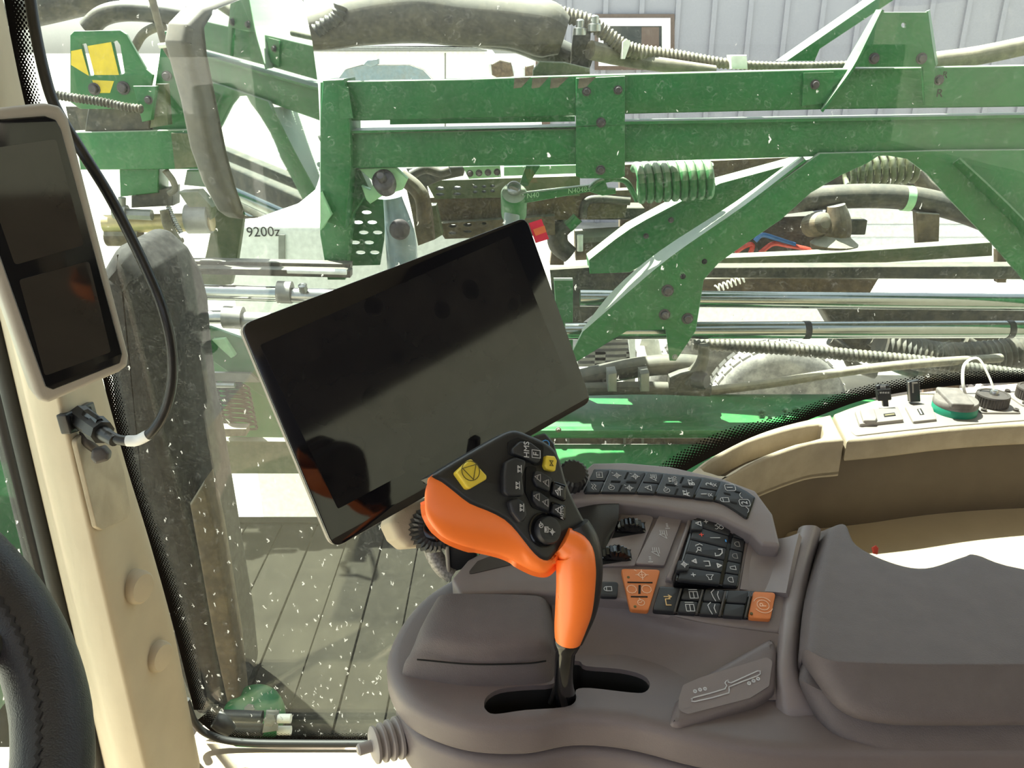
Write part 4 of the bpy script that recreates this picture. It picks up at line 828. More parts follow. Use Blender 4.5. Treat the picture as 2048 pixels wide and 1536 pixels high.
# ------------------------------------------------ steering wheel
RW, CW, AX = WHEEL
sw = thing('steering_wheel', 'black leather steering wheel with stitched rim', 'steering wheel', O + Vector(CW) - Vector((0, 0, 0.1)))
ax = Vector(AX).normalized(); ax = ax if ax.dot(-Vector(CW)) > 0 else -ax
u = ax.orthogonal().normalized(); v = ax.cross(u); C0 = O + Vector(CW)
tube('rim', [C0 + (u*math.cos(a) + v*math.sin(a))*RW for a in [k*2*math.pi/36 for k in range(36)]], 0.0225, 'leather', sw, seg=24, n=3, close=True)
nst = 150; sv, sf = [], []
for k in range(nst):                                              # zigzag stitching on the inner face of the rim
    for e in (0, 1):
        a0, a1 = 2*math.pi*(k+e*0.5)/nst, 2*math.pi*(k+e*0.5+0.5)/nst
        f0, f1 = (2.28, 2.38) if e == 0 else (2.38, 2.28)
        for (aa, ff) in ((a0, f0), (a1, f1)):
            d = (u*math.cos(aa) + v*math.sin(aa))
            for w_ in (-0.0008, 0.0008):
                sv.append(C0 + d*(RW + 0.0232*math.cos(ff) + w_) + ax*(0.0232*math.sin(ff) + w_))
        b = len(sv)-4; sf.append((b, b+1, b+3, b+2))
o = raw('stitching', sv, sf, 'stitch', sw); o['kind'] = 'stuff'
lathe('hub', C0 - ax*0.06, ax, [(0.03, -0.1), (0.05, 0.0), (0.06, 0.03), (0.055, 0.045), (0.02, 0.05)], 'black_plastic', sw)
for a in (0.3, 2.4, 4.5): cyl('spoke', C0 - ax*0.035, C0 + (u*math.cos(a)+v*math.sin(a))*RW, 0.012, 'black_plastic', sw)

# ------------------------------------------------ corner post display
DP = plane3(PY(135, 230, 0.80), PY(255, 735, 0.80), PY(80, 800, 0.745))
cd = thing('post_display', 'narrow grey display with two dark screens on the pillar', 'display', DP(100, 805))
pl('housing', [(-70, 225), (95, 207), (122, 213), (138, 236), (200, 482), (259, 712), (257, 733), (240, 746), (97, 808), (80, 803), (70, 790), (-70, 385)], DP, 0.034, 'housing_grey', cd, bevel=0.006, r=0.006, h=-0.002, res=3)
pl('front_glass', [(-60, 243), (90, 232), (112, 240), (122, 258), (245, 708), (240, 727), (106, 780), (91, 774), (-60, 345)], DP, 0.004, 'gloss_black', cd, bevel=0.001, r=0.003)
pl('screen', [(-40, 300), (112, 278), (168, 490), (30, 530), (-40, 330)], DP, 0.001, 'post_screen', cd, r=0.003, h=0.0006)
pl('screen', [(38, 560), (178, 522), (222, 704), (90, 752)], DP, 0.001, 'post_screen', cd, r=0.003, h=0.0006)
box('mount', DP(20, 450, -0.12), DP(120, 430, -0.03)+Vector((0, 0, 0.06)), 'black_plastic', cd, 0.004)

# ------------------------------------------------ cable, plug and socket on the pillar
ck = thing('power_socket', 'black square socket on the pillar below the display', 'socket', PF(165, 868))
pl('socket_plate', [(132, 829), (188, 803), (201, 849), (143, 868)], PF, 0.012, 'black_plastic', ck, bevel=0.002, r=0.002, h=0.005)
pl('socket_well', [(142, 832), (182, 813), (190, 842), (150, 856)], PF, 0.004, 'dark_hole', ck, h=0.0065)
tube('cap_strap', [PF(168, 862, 0.008), PF(174, 884, 0.012), PF(190, 898, 0.016)], 0.0055, 'cap_brown', ck, seg=8, flat=0.5)
cpl = Plane(PF(198, 910, 0.03), Vector((0.25, -0.9, 0.25)))
pl('dust_cap', [(182, 900), (206, 894), (218, 908), (216, 922), (190, 930), (180, 918)], cpl, 0.02, 'cap_brown', ck, bevel=0.004, r=0.004)
kb = thing('cable', 'black cable with white tape looping from the pillar socket', 'cable', PY(300, 870, 0.85))
cpts = [(215, 868, .845), (240, 880, .84), (275, 880, .84), (305, 862, .84), (330, 820, .845), (344, 760, .85), (342, 690, .855), (326, 620, .86), (300, 555, .87), (262, 475, .88), (215, 385, .89), (165, 305, .90), (122, 235, .91), (98, 180, .92), (74, 80, .94), (58, -20, .96), (40, -140, .98)]
tube('cord', [PY(*q) for q in cpts], 0.0058, 'cable_black', kb, seg=12)
tube('tape', [PY(254, 882, .8395), PY(275, 880.5, .8395), PY(296, 870, .8395)], 0.0063, 'tape_white', kb, seg=12)
pa, pb = PF(158, 832, 0.006), PY(218, 874, .845); dv = (pb-pa)
tube('plug_body', [pa, pa+dv*0.3, pa+dv*0.62], [0.014, 0.0135, 0.0125], 'black_plastic', kb, seg=8, n=2, smooth=25)
tube('plug_collar', [pa+dv*0.55, pa+dv*0.8], [0.0155, 0.014], 'black_plastic', kb, seg=8, n=1, smooth=25)
tube('plug_boot', [pa+dv*0.78, pa+dv*0.92, pb+dv*0.18], [0.009, 0.0085, 0.0066], 'cable_black', kb, seg=12, n=2)
tube('plug_latch', [pa+dv*0.15+Vector((0.008, -0.006, 0.010)), pa+dv*0.6+Vector((0.008, -0.006, 0.010))], 0.0055, 'gloss_black', kb, seg=6, n=1, smooth=20)

# ------------------------------------------------ main display
MN = Vector((0.588, -0.726, 0.358)).normalized(); MP = Plane(O - MN*0.662, MN)
md = thing('main_display', 'large black tilted touchscreen display in the middle', 'display', MP(668, 1097))
dpx = [(481, 650), (1052, 434), (1183, 803), (668, 1098)]
pl('back_shell', dpx, MP, 0.011, 'housing_grey', md, bevel=0.003, r=0.010, h=-0.0035, res=3)
pl('rear_case', [(560, 690), (1020, 510), (1110, 770), (700, 1010)], MP, 0.03, 'black_plastic', md, bevel=0.006, r=0.010, h=-0.0135)
pl('glass_front', dpx, MP, 0.004, 'display_glass', md, bevel=0.0008, r=0.010)
pl('screen_area', [(520, 690), (1020, 472), (1140, 768), (676, 1018)], MP, 0.0006, 'display_screen', md, r=0.002, h=0.0004)
stp = Plane(MP(1072, 462, -0.006), MP.n)
st = tag(pl('page_flag', [(1058, 446), (1083, 438), (1098, 478), (1072, 486)], stp, 0.0008, 'sticker', None), 'pink adhesive flag stuck to the corner of the large display', 'sticker')
pl('flag_stripe', [(1066, 459), (1089, 451), (1093, 464), (1071, 472)], stp, 0.0005, 'sticker_orange', st, h=0.0003)
# mount behind it
mm = thing('display_mount', 'beige display mount with a black gear knob', 'mount', PT(900, 1150, .80))
HP = plane3(PT(790, 1050, .755), PT(880, 1060, .77), PT(850, 1010, .77))
pl('mount_arm', [(778, 1044), (800, 1010), (880, 985), (960, 960), (985, 1040), (895, 1080), (862, 1092), (815, 1096), (794, 1078)], HP, 0.045, 'beige', mm, bevel=0.008, r=0.008, res=3)
kc = HP(862, 1058, 0.0)
lathe('gear_knob', kc, HP.n, [(0.022, -0.004), (0.022, 0.012), (0.018, 0.015), (0.012, 0.016)], 'black_plastic', mm, seg=56, teeth=1, depth=0.12, smooth=15)
lathe('knob_face', kc, HP.n, [(0.013, 0.012), (0.013, 0.018), (0.010, 0.019)], 'gloss_black', mm)
pl('mount_post', [(893, 1060), (935, 1030), (960, 1130), (896, 1150)], Plane(PT(915, 1100, .79), (0.1, -1, 0.1)), 0.03, 'black_plastic', mm, bevel=0.004)
pl('post_rib', [(886, 1066), (896, 1060), (902, 1148), (894, 1150)], Plane(PT(894, 1100, .785), (0.1, -1, 0.1)), 0.03, 'housing_grey', mm, bevel=0.002)
tag(tube('wire_loom', [PT(858, 1080, .80), PT(868, 1108, .80), PT(884, 1134, .80), PT(905, 1150, .80)], 0.0085, 'braid', None, seg=12), 'grey braided wire loom behind the display mount', 'loom')
# ================================================================== armrest console
cn = thing('armrest_console', 'taupe armrest console with keypads, thumb wheels and lever slot', 'console', W(0.15, 0.55, -0.66))
ZT = -0.485
crest = [(905, 1150), (850, 1186), (802, 1240), (773, 1308), (784, 1362), (828, 1408), (930, 1444), (1050, 1450), (1150, 1434), (1260, 1442), (1400, 1476), (1560, 1500), (1800, 1502), (2180, 1498), (2480, 1496)]
c3d = [PZ(x, y, ZT) for x, y in crest]; c3d = spl(c3d, 5)
far = [W(0.68, 0.66, ZT), W(0.30, 0.70, ZT), W(0.08, 0.735, ZT), W(-0.03, 0.72, ZT)]
slot_px = [(968, 1408), (975, 1392), (1000, 1378), (1050, 1372), (1104, 1368), (1118, 1350), (1122, 1325), (1158, 1322), (1172, 1332), (1240, 1338), (1285, 1350), (1300, 1368), (1290, 1384), (1262, 1385), (1180, 1376), (1152, 1380), (1152, 1400), (1130, 1414), (1050, 1420), (990, 1428), (972, 1420)]
sl3 = [p for p in spl([PZ(x, y, ZT) for x, y in slot_px], 3, True)]
bt_ = plate('body_top', c3d + far, (0, 0, 1), 0.036, 'taupe', cn, bevel=0.011, res=4, smooth=30)
cut = plate('cutter', [p + Vector((0, 0, 0.02)) for p in sl3], (0, 0, 1), 0.08, 'taupe', None)
md_ = bt_.modifiers.new('slot', 'BOOLEAN'); md_.operation = 'DIFFERENCE'; md_.object = cut; md_.solver = 'EXACT'
dg = bpy.context.evaluated_depsgraph_get(); dg.update()
nm = bpy.data.meshes.new_from_object(bt_.evaluated_get(dg)); bt_.modifiers.clear(); old = bt_.data; bt_.data = nm
bpy.data.objects.remove(cut); WL = {k: v for k, v in WL.items() if k != None}
for f in nm.polygons: f.use_smooth = True
nm.set_sharp_from_angle(angle=math.radians(30))
slc = sum(sl3, Vector())/len(sl3)
lin_px = [(945, 1392), (1000, 1360), (1090, 1354), (1104, 1312), (1175, 1306), (1250, 1318), (1315, 1342), (1335, 1372), (1312, 1400), (1200, 1404), (1162, 1420), (1060, 1430), (985, 1437), (950, 1426)]
plate('slot_shade', spl([PZ(x, y, ZT) + Vector((0, 0, -0.0045)) for x, y in lin_px], 3, True), (0, 0, 1), 0.03, 'dark_hole', cn, holes=[[p - (p-slc)*0.012 + Vector((0, 0, -0.0045)) for p in sl3]])  # black ring painted in for the shade inside the lever slot
low = [Vector((p.x, p.y, H-0.522)) for p in c3d + far]; cm = sum(low, Vector())/len(low)
plate('body_skirt', [p + (cm-p)*0.03 for p in low], (0, 0, 1), 0.05, 'taupe', cn, bevel=0.008)
low = [Vector((p.x, p.y, H-0.572)) for p in c3d + far]
plate('body_base', [p + (cm-p)*0.09 for p in low], (0, 0, 1), 0.06, 'taupe_dark', cn, bevel=0.008)
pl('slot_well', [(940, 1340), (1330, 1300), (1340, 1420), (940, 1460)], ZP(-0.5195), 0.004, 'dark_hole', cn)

# hood in front of the lever
patch('front_hood', [[PZ(868, 1215, -.470), PZ(884, 1190, -.444), PZ(960, 1188, -.440), PZ(1050, 1190, -.440), PZ(1086, 1196, -.445), PZ(1106, 1222, -.472)],
                     [PZ(842, 1255, -.474), PZ(862, 1236, -.448), PZ(955, 1240, -.443), PZ(1050, 1242, -.443), PZ(1092, 1244, -.448), PZ(1112, 1266, -.475)],
                     [PZ(828, 1290, -.478), PZ(850, 1274, -.453), PZ(950, 1284, -.449), PZ(1050, 1284, -.449), PZ(1095, 1284, -.453), PZ(1116, 1306, -.480)],
                     [PZ(818, 1312, -.481), PZ(836, 1302, -.464), PZ(945, 1314, -.461), PZ(1050, 1312, -.461), PZ(1096, 1306, -.464), PZ(1117, 1328, -.483)],
                     [PZ(808, 1330, -.484), PZ(822, 1326, -.474), PZ(940, 1342, -.472), PZ(1050, 1340, -.472), PZ(1094, 1338, -.475), PZ(1114, 1344, -.486)],
                     [PZ(802, 1352, -.488), PZ(815, 1360, -.488), PZ(930, 1378, -.488), PZ(1050, 1376, -.488), PZ(1098, 1372, -.488), PZ(1108, 1368, -.489)]], 'pad', cn, n=5, thick=0.03, back=(0, 0, -1))
tube('hood_seam', [PZ(834, 1319, -.466), PZ(945, 1328.5, -.4655), PZ(1050, 1327, -.4655), PZ(1092, 1322, -.468)], 0.0007, 'dark_hole', cn, seg=6)

# sweep from the key deck down to the lever slot
patch('deck_sweep', [[PZ(1100, 1180, -.452), PZ(1175, 1188, -.452), PZ(1250, 1200, -.452), PZ(1330, 1228, -.453), PZ(1430, 1250, -.455), PZ(1562, 1268, -.457)],
                     [PZ(1105, 1235, -.468), PZ(1175, 1235, -.468), PZ(1250, 1240, -.468), PZ(1340, 1262, -.468), PZ(1440, 1285, -.466), PZ(1558, 1298, -.463)],
                     [PZ(1108, 1290, -.482), PZ(1178, 1288, -.481), PZ(1250, 1290, -.481), PZ(1340, 1310, -.480), PZ(1430, 1330, -.476), PZ(1556, 1345, -.470)],
                     [PZ(1112, 1325, -.489), PZ(1180, 1330, -.488), PZ(1250, 1328, -.488), PZ(1330, 1352, -.488), PZ(1400, 1395, -.488), PZ(1552, 1400, -.482)]], 'taupe', cn, n=6, thick=0.004)

# key deck
D1 = W(0.173, 0.576, -0.455); DB = Plane(D1, (0, -0.287, 0.958))
KU, KV = Vector((0, 0.958, 0.287)), Vector((-1, 0, 0))           # print reads away from the driver, tops to the front
pl('key_deck', [(902, 1158), (936, 1118), (1040, 1062), (1120, 985), (1180, 950), (1330, 955), (1440, 975), (1520, 1010), (1550, 1078), (1604, 1062), (1584, 1180), (1564, 1268), (1430, 1250), (1330, 1228), (1250, 1200), (1175, 1190), (1060, 1186), (920, 1190)], DB, 0.03, 'taupe_light', cn, bevel=0.004, r=0.006)
pl('deck_recess', [(932, 1150), (955, 1122), (1060, 1082), (1098, 1096), (1060, 1120)], DB, 0.002, 'taupe_dark', cn, h=0.0008, r=0.003)
patch('lever_gaiter', [[DB(1128, 1010, .002), DB(1180, 985, .012), DB(1238, 1004, .014)], [DB(1150, 1070, .001), DB(1200, 1050, .010), DB(1236, 1040, .012)], [DB(1180, 1130, .0005), DB(1205, 1105, .003), DB(1222, 1075, .003)]], 'black_plastic', cn, n=4, thick=0.004)
# far keypad ridge
RH = 0.016
rdg = [(1122, 1006), (1148, 975), (1170, 938), (1186, 924), (1250, 923), (1340, 931), (1442, 954), (1512, 980), (1546, 1026), (1562, 1092), (1524, 1088), (1504, 1066), (1440, 1036), (1330, 1016), (1230, 1004), (1160, 1002)]
pl('keypad_ridge', rdg, DB, 0.030, 'taupe_light', cn, bevel=0.004, r=0.004, h=RH, res=3)
def qm(Q, a, b):
    (x0, y0), (x1, y1), (x2, y2), (x3, y3) = Q
    return ((x0*(1-a)+x1*a)*(1-b) + (x3*(1-a)+x2*a)*b, (y0*(1-a)+y1*a)*(1-b) + (y3*(1-a)+y2*a)*b)
def cell(Q, a0, a1, b0, b1): return [qm(Q, a0, b0), qm(Q, a1, b0), qm(Q, a1, b1), qm(Q, a0, b1)]
def shrink(Q, f):
    cx = sum(q[0] for q in Q)/len(Q); cy = sum(q[1] for q in Q)/len(Q)
    return [(cx+(x-cx)*f, cy+(y-cy)*f) for x, y in Q]
def ctr(Q): return (sum(q[0] for q in Q)/len(Q), sum(q[1] for q in Q)/len(Q))
def key(name, Q, plane, h, m, parent, f=0.93, r=0.0012, bevel=0.0008, th=0.005):
    return pl(name, shrink(Q, f), plane, th, m, parent, bevel=bevel, r=r, h=h)
def zo(pts): return [(1120+x/4.267, 900+y/4.267) for x, y in pts]
pad1 = zo([(290, 158), (430, 160), (745, 180), (890, 195), (1225, 230), (1380, 262), (1500, 300), (1590, 345), (1672, 402), (1602, 597), (1480, 510), (1400, 460), (1310, 432), (1140, 412), (810, 377), (650, 370), (340, 367), (193, 366)])
kp = pl('keypad', pad1, DB, 0.006, 'gloss_black', cn, bevel=0.001, r=0.003, h=RH+0.0015)
kp['label'] = 'black keypad strip on the far ridge'
T = zo([(290, 160), (430, 163), (745, 183), (890, 198), (1225, 233), (1380, 265), (1670, 402)])
Bt = zo([(197, 364), (340, 365), (650, 368), (810, 375), (1140, 410), (1310, 430), (1600, 594)])
H1 = RH+0.0030
def sym(parent, lines, Q, plane, h, s, m='icon', wd=0.0005, du=0, dv=0):
    x, y = ctr(Q); at = plane(x, y, h+0.0003)
    return strokes('printed_symbol', lines, at, plane_u(plane), KV, s, s, wd, m, parent)
def plane_u(plane):
    u_ = Vector((0, 1, 0)) - plane.n*plane.n.y; u_ -= KV*u_.dot(KV); return u_.normalized() if abs(plane.n.dot(KV)) < 0.05 else (u_ - plane.n*u_.dot(plane.n)).normalized()
I_box = [[(-.6, -.45), (.6, -.45), (.6, .45), (-.6, .45), (-.6, -.45)], [(-.3, 0), (.3, 0)], [(-.3, .2), (.3, .2)]]
I_wave = [[(-.6, -.3), (-.2, .0), (.2, -.3), (.6, 0)], [(-.6, .1), (-.2, .4), (.2, .1), (.6, .4)]]
I_dia = [[(-.5, 0), (0, .5), (.5, 0), (0, -.5), (-.5, 0)], [(-.7, 0), (.7, 0)], [(0, -.7), (0, .7)], [(.55, .6), (.7, .8)]]
I_clock = [circ(0, 0, .5), [(0, .3), (0, 0), (.2, -.15)], [(.5, .0), (.8, .2)]]
I_boom = [[(-.7, -.4), (0, .5), (.1, -.2), (-.7, -.4)], [(.2, .3), (.7, .3)], [(.2, .05), (.7, .05)], [(.2, -.2), (.7, -.2)], [(-.2, -.5), (.7, -.5)]]
I_w = [[(-.6, .5), (-.2, .5), (-.4, .1), (-.6, .5)], [(.0, .5), (.4, .5), (.2, .1), (.0, .5)], [(-.6, -.1), (.5, -.1)]]
I_lock = [[(-.3, -.4), (.3, -.4), (.3, .2), (-.3, .2), (-.3, -.4)], circ(0, .2, .3, 8, 0, 180)]
I_tri = [[(-.5, -.5), (.6, -.5), (.2, .5), (-.5, -.5)], [(-.2, .1), (.5, -.1)]]
for i in range(6):
    Q = [T[i], T[i+1], Bt[i+1], Bt[i]]
    if i in (0, 2, 4):
        for j, (b0, b1) in enumerate(((0, .5), (.5, 1))):
            q = cell(Q, 0, 1, b0, b1); ko = key('key', q, DB, H1, 'key_black', kp, 0.92)
            if i == 4:
                text('printed_symbol', '21'[j], DB(*qm(q, .42, .5), H1+.0003), KU, KV, 0.0085, 'icon', kp)
                sym(kp, [[(-.4, .3), (.4, -.3)], [(-.4, -.3), (.4, .3)], [(-.3, .5), (.3, .5)]], [qm(q, .75, .5)], DB, H1, .0045)
            else: sym(kp, {0: (I_box, I_wave), 2: (I_boom, I_tri)}[i][j], q, DB, H1, .0062)
    elif i in (1, 3):
        key('key', Q, DB, H1, 'key_black', kp, 0.94)
        for (a0, b0, a1, b1) in ((.5, .08, .5, .36), (.5, .64, .5, .92), (.16, .5, .42, .5), (.58, .5, .86, .5)):
            dx, dy = (0.025, 0) if a0 == a1 else (0, 0.035)
            pl('key_groove', [qm(Q, a0-dx, b0-dy), qm(Q, a1+dx, b0-dy), qm(Q, a1+dx, b1+dy), qm(Q, a0-dx, b1+dy)], DB, 0.0006, 'dark_hole', kp, h=H1+0.0004)
        for (a, b, ic) in ((.25, .25, I_dia if i == 1 else I_w), (.75, .25, I_dia if i == 1 else I_w), (.25, .77, I_clock), (.75, .77, I_dia if i == 1 else I_w)):
            sym(kp, ic, [qm(Q, a, b)], DB, H1, .0058)
        if i == 3:
            for a, b, s_, z_ in ((.80, .36, 'B', .008), (.80, .86, 'A', .008), (.36, .30, 'AUTO', .0045), (.30, .90, '', .004)):
                if s_: text('printed_symbol', s_, DB(*qm(Q, a, b), H1+.0003), KU, KV, z_, 'icon', kp)
    else:
        Q6 = zo([(1392, 278), (1500, 318), (1590, 362), (1655, 410), (1592, 575), (1470, 490), (1395, 450), (1322, 424)])
        pl('key', Q6, DB, 0.005, 'key_black', kp, bevel=0.0008, r=0.0012, h=H1)
        for (x, y, s_) in ((1452, 320, '1'), (1576, 450, '2')):
            c_ = zo([(x, y)])[0]; text('printed_symbol', s_, DB(*c_, H1+.0003), KU, KV, 0.0085, 'icon', kp)
            sym(kp, [[(-.7, -.6), (-.4, -.8), (.4, -.8), (.7, -.6), (.7, .6), (.4, .8), (-.4, .8), (-.7, .6), (-.7, -.6)]], [c_], DB, H1, .0062)
        sym(kp, I_lock, zo([(1408, 424)]), DB, H1, .009)
        for (x, y) in ((1427, 372), (1520, 357), (1484, 448)):
            c_ = zo([(x, y)])[0]; pl('key_groove', [(c_[0]-7, c_[1]-3), (c_[0]+6, c_[1]), (c_[0]+7, c_[1]+3), (c_[0]-6, c_[1])], DB, 0.0006, 'dark_hole', kp, h=H1+.0004)
        sym(kp, [circ(0, -.5, .7, 6, 215, 325)], zo([(1545, 510)]), DB, H1, .006); sym(kp, [circ(0, .5, .7, 6, 35, 145)], zo([(1598, 388)]), DB, H1, .006)
# icon plate and slim rib in the middle of the deck
pl('icon_plate', zo([(880, 492), (1070, 515), (890, 985), (640, 968)]), DB, 0.003, 'taupe_light', cn, bevel=0.0006, r=0.002, h=0.004)
for (x, y) in ((880, 720), (815, 870)):
    c_ = zo([(x, y)])[0]; strokes('printed_symbol', I_boom, DB(*c_, .0043), KU, KV, .0072, .0072, .0005, 'icon', cn)
for (x, y) in ((915, 650), (770, 935)):
    c_ = zo([(x, y)])[0]; strokes('printed_symbol', [[(-.1, -1), (.1, -1)], [(-.1, -.4), (.1, -.4)], [(-.1, .2), (.1, .2)], [(-.3, .9), (.3, .9)]], DB(*c_, .0043), KV, -KU, .006, .003, .0007, 'icon', cn)
pl('deck_rib', zo([(1130, 487), (1166, 490), (955, 1105), (905, 1090)]), DB, 0.008, 'taupe_light', cn, bevel=0.002, h=0.006)
# thumb wheel tray and wheels
pl('wheel_tray', zo([(520, 560), (760, 548), (800, 575), (640, 985), (345, 985), (330, 880)]), DB, 0.003, 'taupe_light', cn, bevel=0.0008, r=0.003, h=0.003)
for (x, y) in ((592, 682), (470, 915)):
    c_ = zo([(x, y)])[0]; tw = thing('_', None, None) if False else None
    c0 = DB(*c_, 0.0)
    lathe('thumb_wheel', c0 - Vector((0.0, 0.002, 0.0)) - KU*0.0045, KU, [(0.010, -0.001), (0.0145, 0.0), (0.0150, 0.0012), (0.0150, 0.0078), (0.0145, 0.009), (0.010, 0.010)], 'gloss_black', cn, seg=44, teeth=1, depth=0.10, smooth=15)
    pl('wheel_slot', [(c_[0]-35, c_[1]+16), (c_[0]-26, c_[1]-4), (c_[0]+32, c_[1]-16), (c_[0]+25, c_[1]+6)], DB, 0.002, 'dark_hole', cn, h=0.0036)
# barrel keypad
BK = [zo([(1165, 520)])[0], zo([(1600, 672)])[0], zo([(1520, 1165)])[0], zo([(985, 1105)])[0]]
BP = Plane(DB(*ctr(BK), 0.006), (0.14, -0.30, 0.95))
bk = pl('barrel_keypad', shrink(BK, 1.02), BP, 0.012, 'gloss_black', cn, bevel=0.002, r=0.003); bk['label'] = 'black rocker keypad in the middle'
rows5 = [(0, .2), (.2, .4), (.4, .6), (.6, .8), (.8, 1)]
for j, (b0, b1) in enumerate(rows5):
    q = cell(BK, 0.02, 0.72, b0, b1); key('rocker', q, BP, 0.0028, 'key_black', bk, 0.95, 0.002, 0.0015)
    if j < 4: pass
    qs = cell(BK, 0.75, 0.99, b0, b1); key('key', qs, BP, 0.0018, 'key_black', bk, 0.92)
    e = 0.0031
    def tx(s_, a, m_='icon', z_=0.009): text('printed_symbol', s_, BP(*qm(q, a, .5), e), KU, KV, z_, m_, bk)
    if j == 0: tx('+', .3); tx('-', .92); strokes('printed_symbol', [circ(-.35, .35, .3, 8), circ(.35, .35, .3, 8), circ(-.35, -.35, .3, 8), circ(.35, -.35, .3, 8)], BP(*qm(q, .62, .5), e), KU, KV, .007, .007, .0005, 'icon', bk)
    if j == 1: tx('+', .28, 'icon_red'); tx('-', .88, 'icon_blue', .011); strokes('printed_symbol', [[(0, -1), (0, 1)]], BP(*qm(q, .58, .5), e), KU, KV, .006, .006, .0006, 'icon', bk)
    if j == 2:
        strokes('printed_symbol', [[(-.7, .5), (-.3, .2), (-.5, -.2)], [(.1, .6), (.5, .3), (.7, -.2), (.5, -.5)], circ(-.1, 0, .25, 6)], BP(*qm(q, .3, .5), e), KU, KV, .007, .007, .0007, 'icon', bk)
        strokes('printed_symbol', [[(-.7, .6), (-.6, -.1), (-.1, -.6), (.6, -.7)], [(-.7, .6), (-.2, .5)], [(.6, -.7), (.6, -.2)]], BP(*qm(q, .78, .5), e), KU, KV, .006, .006, .001, 'icon', bk)
    if j == 3:
        for a, dd in ((.27, 1), (.88, -1)): strokes('printed_symbol', [[(-.5, -.4*dd), (0, .4*dd), (.5, -.4*dd), (-.5, -.4*dd)]], BP(*qm(q, a, .5), e), KU, KV, .004, .004, .0012, 'icon', bk)
        strokes('printed_symbol', [[(-.5, .3), (-.5, -.4), (.4, -.4), (.4, .4)]], BP(*qm(q, .58, .5), e), KU, KV, .006, .006, .0008, 'icon', bk)
    if j == 4: tx('+', .35); strokes('printed_symbol', [[(-.5, .2), (-.1, .2), (.4, .6), (.4, -.6), (-.1, -.2), (-.5, -.2), (-.5, .2)]], BP(*qm(q, .72, .5), e), KU, KV, .006, .006, .0005, 'icon', bk)
    sc = qm(qs, .5, .5)
    strokes('printed_symbol', [[(-.4, -.4), (.4, -.4), (.2, .5), (-.2, .5), (-.4, -.4)], [(-.6, .7), (.6, .7)]] if j in (0, 3) else [circ(0, 0, .5, 8, 0, 180) + [(-.5, -.3), (.5, -.3), (.5, 0)]], BP(*sc, .0021), KU, KV, .0055, .0055, .0005, 'icon_dim' if j in (1, 2) else 'icon', bk)
for (x, y, ic) in ((1180, 630, I_tri), (1060, 975, I_dia)):
    c_ = zo([(x, y)])[0]; pl('corner_key', [(c_[0]-12, c_[1]-9), (c_[0]+13, c_[1]-4), (c_[0]+8, c_[1]+12), (c_[0]-15, c_[1]+12)], BP, 0.006, 'key_black', bk, bevel=0.001, r=0.002, h=0.005)
    strokes('printed_symbol', ic, BP(*c_, .0053), KU, KV, .005, .005, .0006, 'icon', bk)
# hollow rest right of the barrel
patch('thumb_rest', [[DB(1505, 1052, .003), DB(1545, 1075, -.002), DB(1570, 1075, .004), DB(1598, 1066, .012)], [DB(1492, 1110, .002), DB(1530, 1120, -.004), DB(1560, 1120, .003), DB(1586, 1115, .011)], [DB(1480, 1178, .002), DB(1515, 1182, -.001), DB(1548, 1184, .003), DB(1572, 1186, .009)]], 'taupe_light', cn, n=5, thick=0.006)
# lock key, orange keys and the bottom row
key('lock_key', zo([(350, 1118), (500, 1122), (492, 1250), (336, 1245)]), DB, 0.0045, 'key_black', cn, 1.0, 0.003, 0.0012)
strokes('printed_symbol', I_lock, DB(*zo([(412, 1184)])[0], .0048), KU, KV, .0075, .0075, .0006, 'icon', cn)
tq = zo([(520, 1010), (860, 1018), (755, 1368), (600, 1355)])
ok_ = pl('orange_keypad', tq, DB, 0.006, 'orange_key', cn, bevel=0.001, r=0.003, h=0.0045); ok_['label'] = 'faded orange keypad'
for (x0, y0, x1, y1) in ((575, 1128, 790, 1131), (604, 1250, 748, 1252)): pl('key_groove', zo([(x0, y0-5), (x1, y1-5), (x1, y1+5), (x0, y0+5)]), DB, 0.0006, 'dark_hole', ok_, h=0.0049)
pl('key_groove', zo([(670, 1152), (690, 1152), (688, 1225), (668, 1225)]), DB, 0.0006, 'dark_hole', ok_, h=0.0049)
for (x, y, ic, s_) in ((700, 1065, I_dia, .008), (612, 1188, circ, .006), (738, 1188, circ, .006), (692, 1302, I_clock, .006)):
    strokes('printed_symbol', [circ(0, 0, .7, 10)] if ic is circ else ic, DB(*zo([(x, y)])[0], .0048), KU, KV, s_, s_, .0006, 'icon_pale', ok_)
for (x, y) in ((583, 1090), (640, 1340)): lathe('indicator', DB(*zo([(x, y)])[0], .004), DB.n, [(.0013, 0), (.0013, .0008)], 'icon_dark', ok_, seg=10)
rq = zo([(850, 1160), (1848, 1212), (1800, 1446), (785, 1372)])
rk = pl('key_row', rq, DB, 0.005, 'gloss_black', cn, bevel=0.001, r=0.003, h=0.003); rk['label'] = 'row of black keys ending in an orange key'
cols = [0, .2, .385, .58, .785, 1.0]
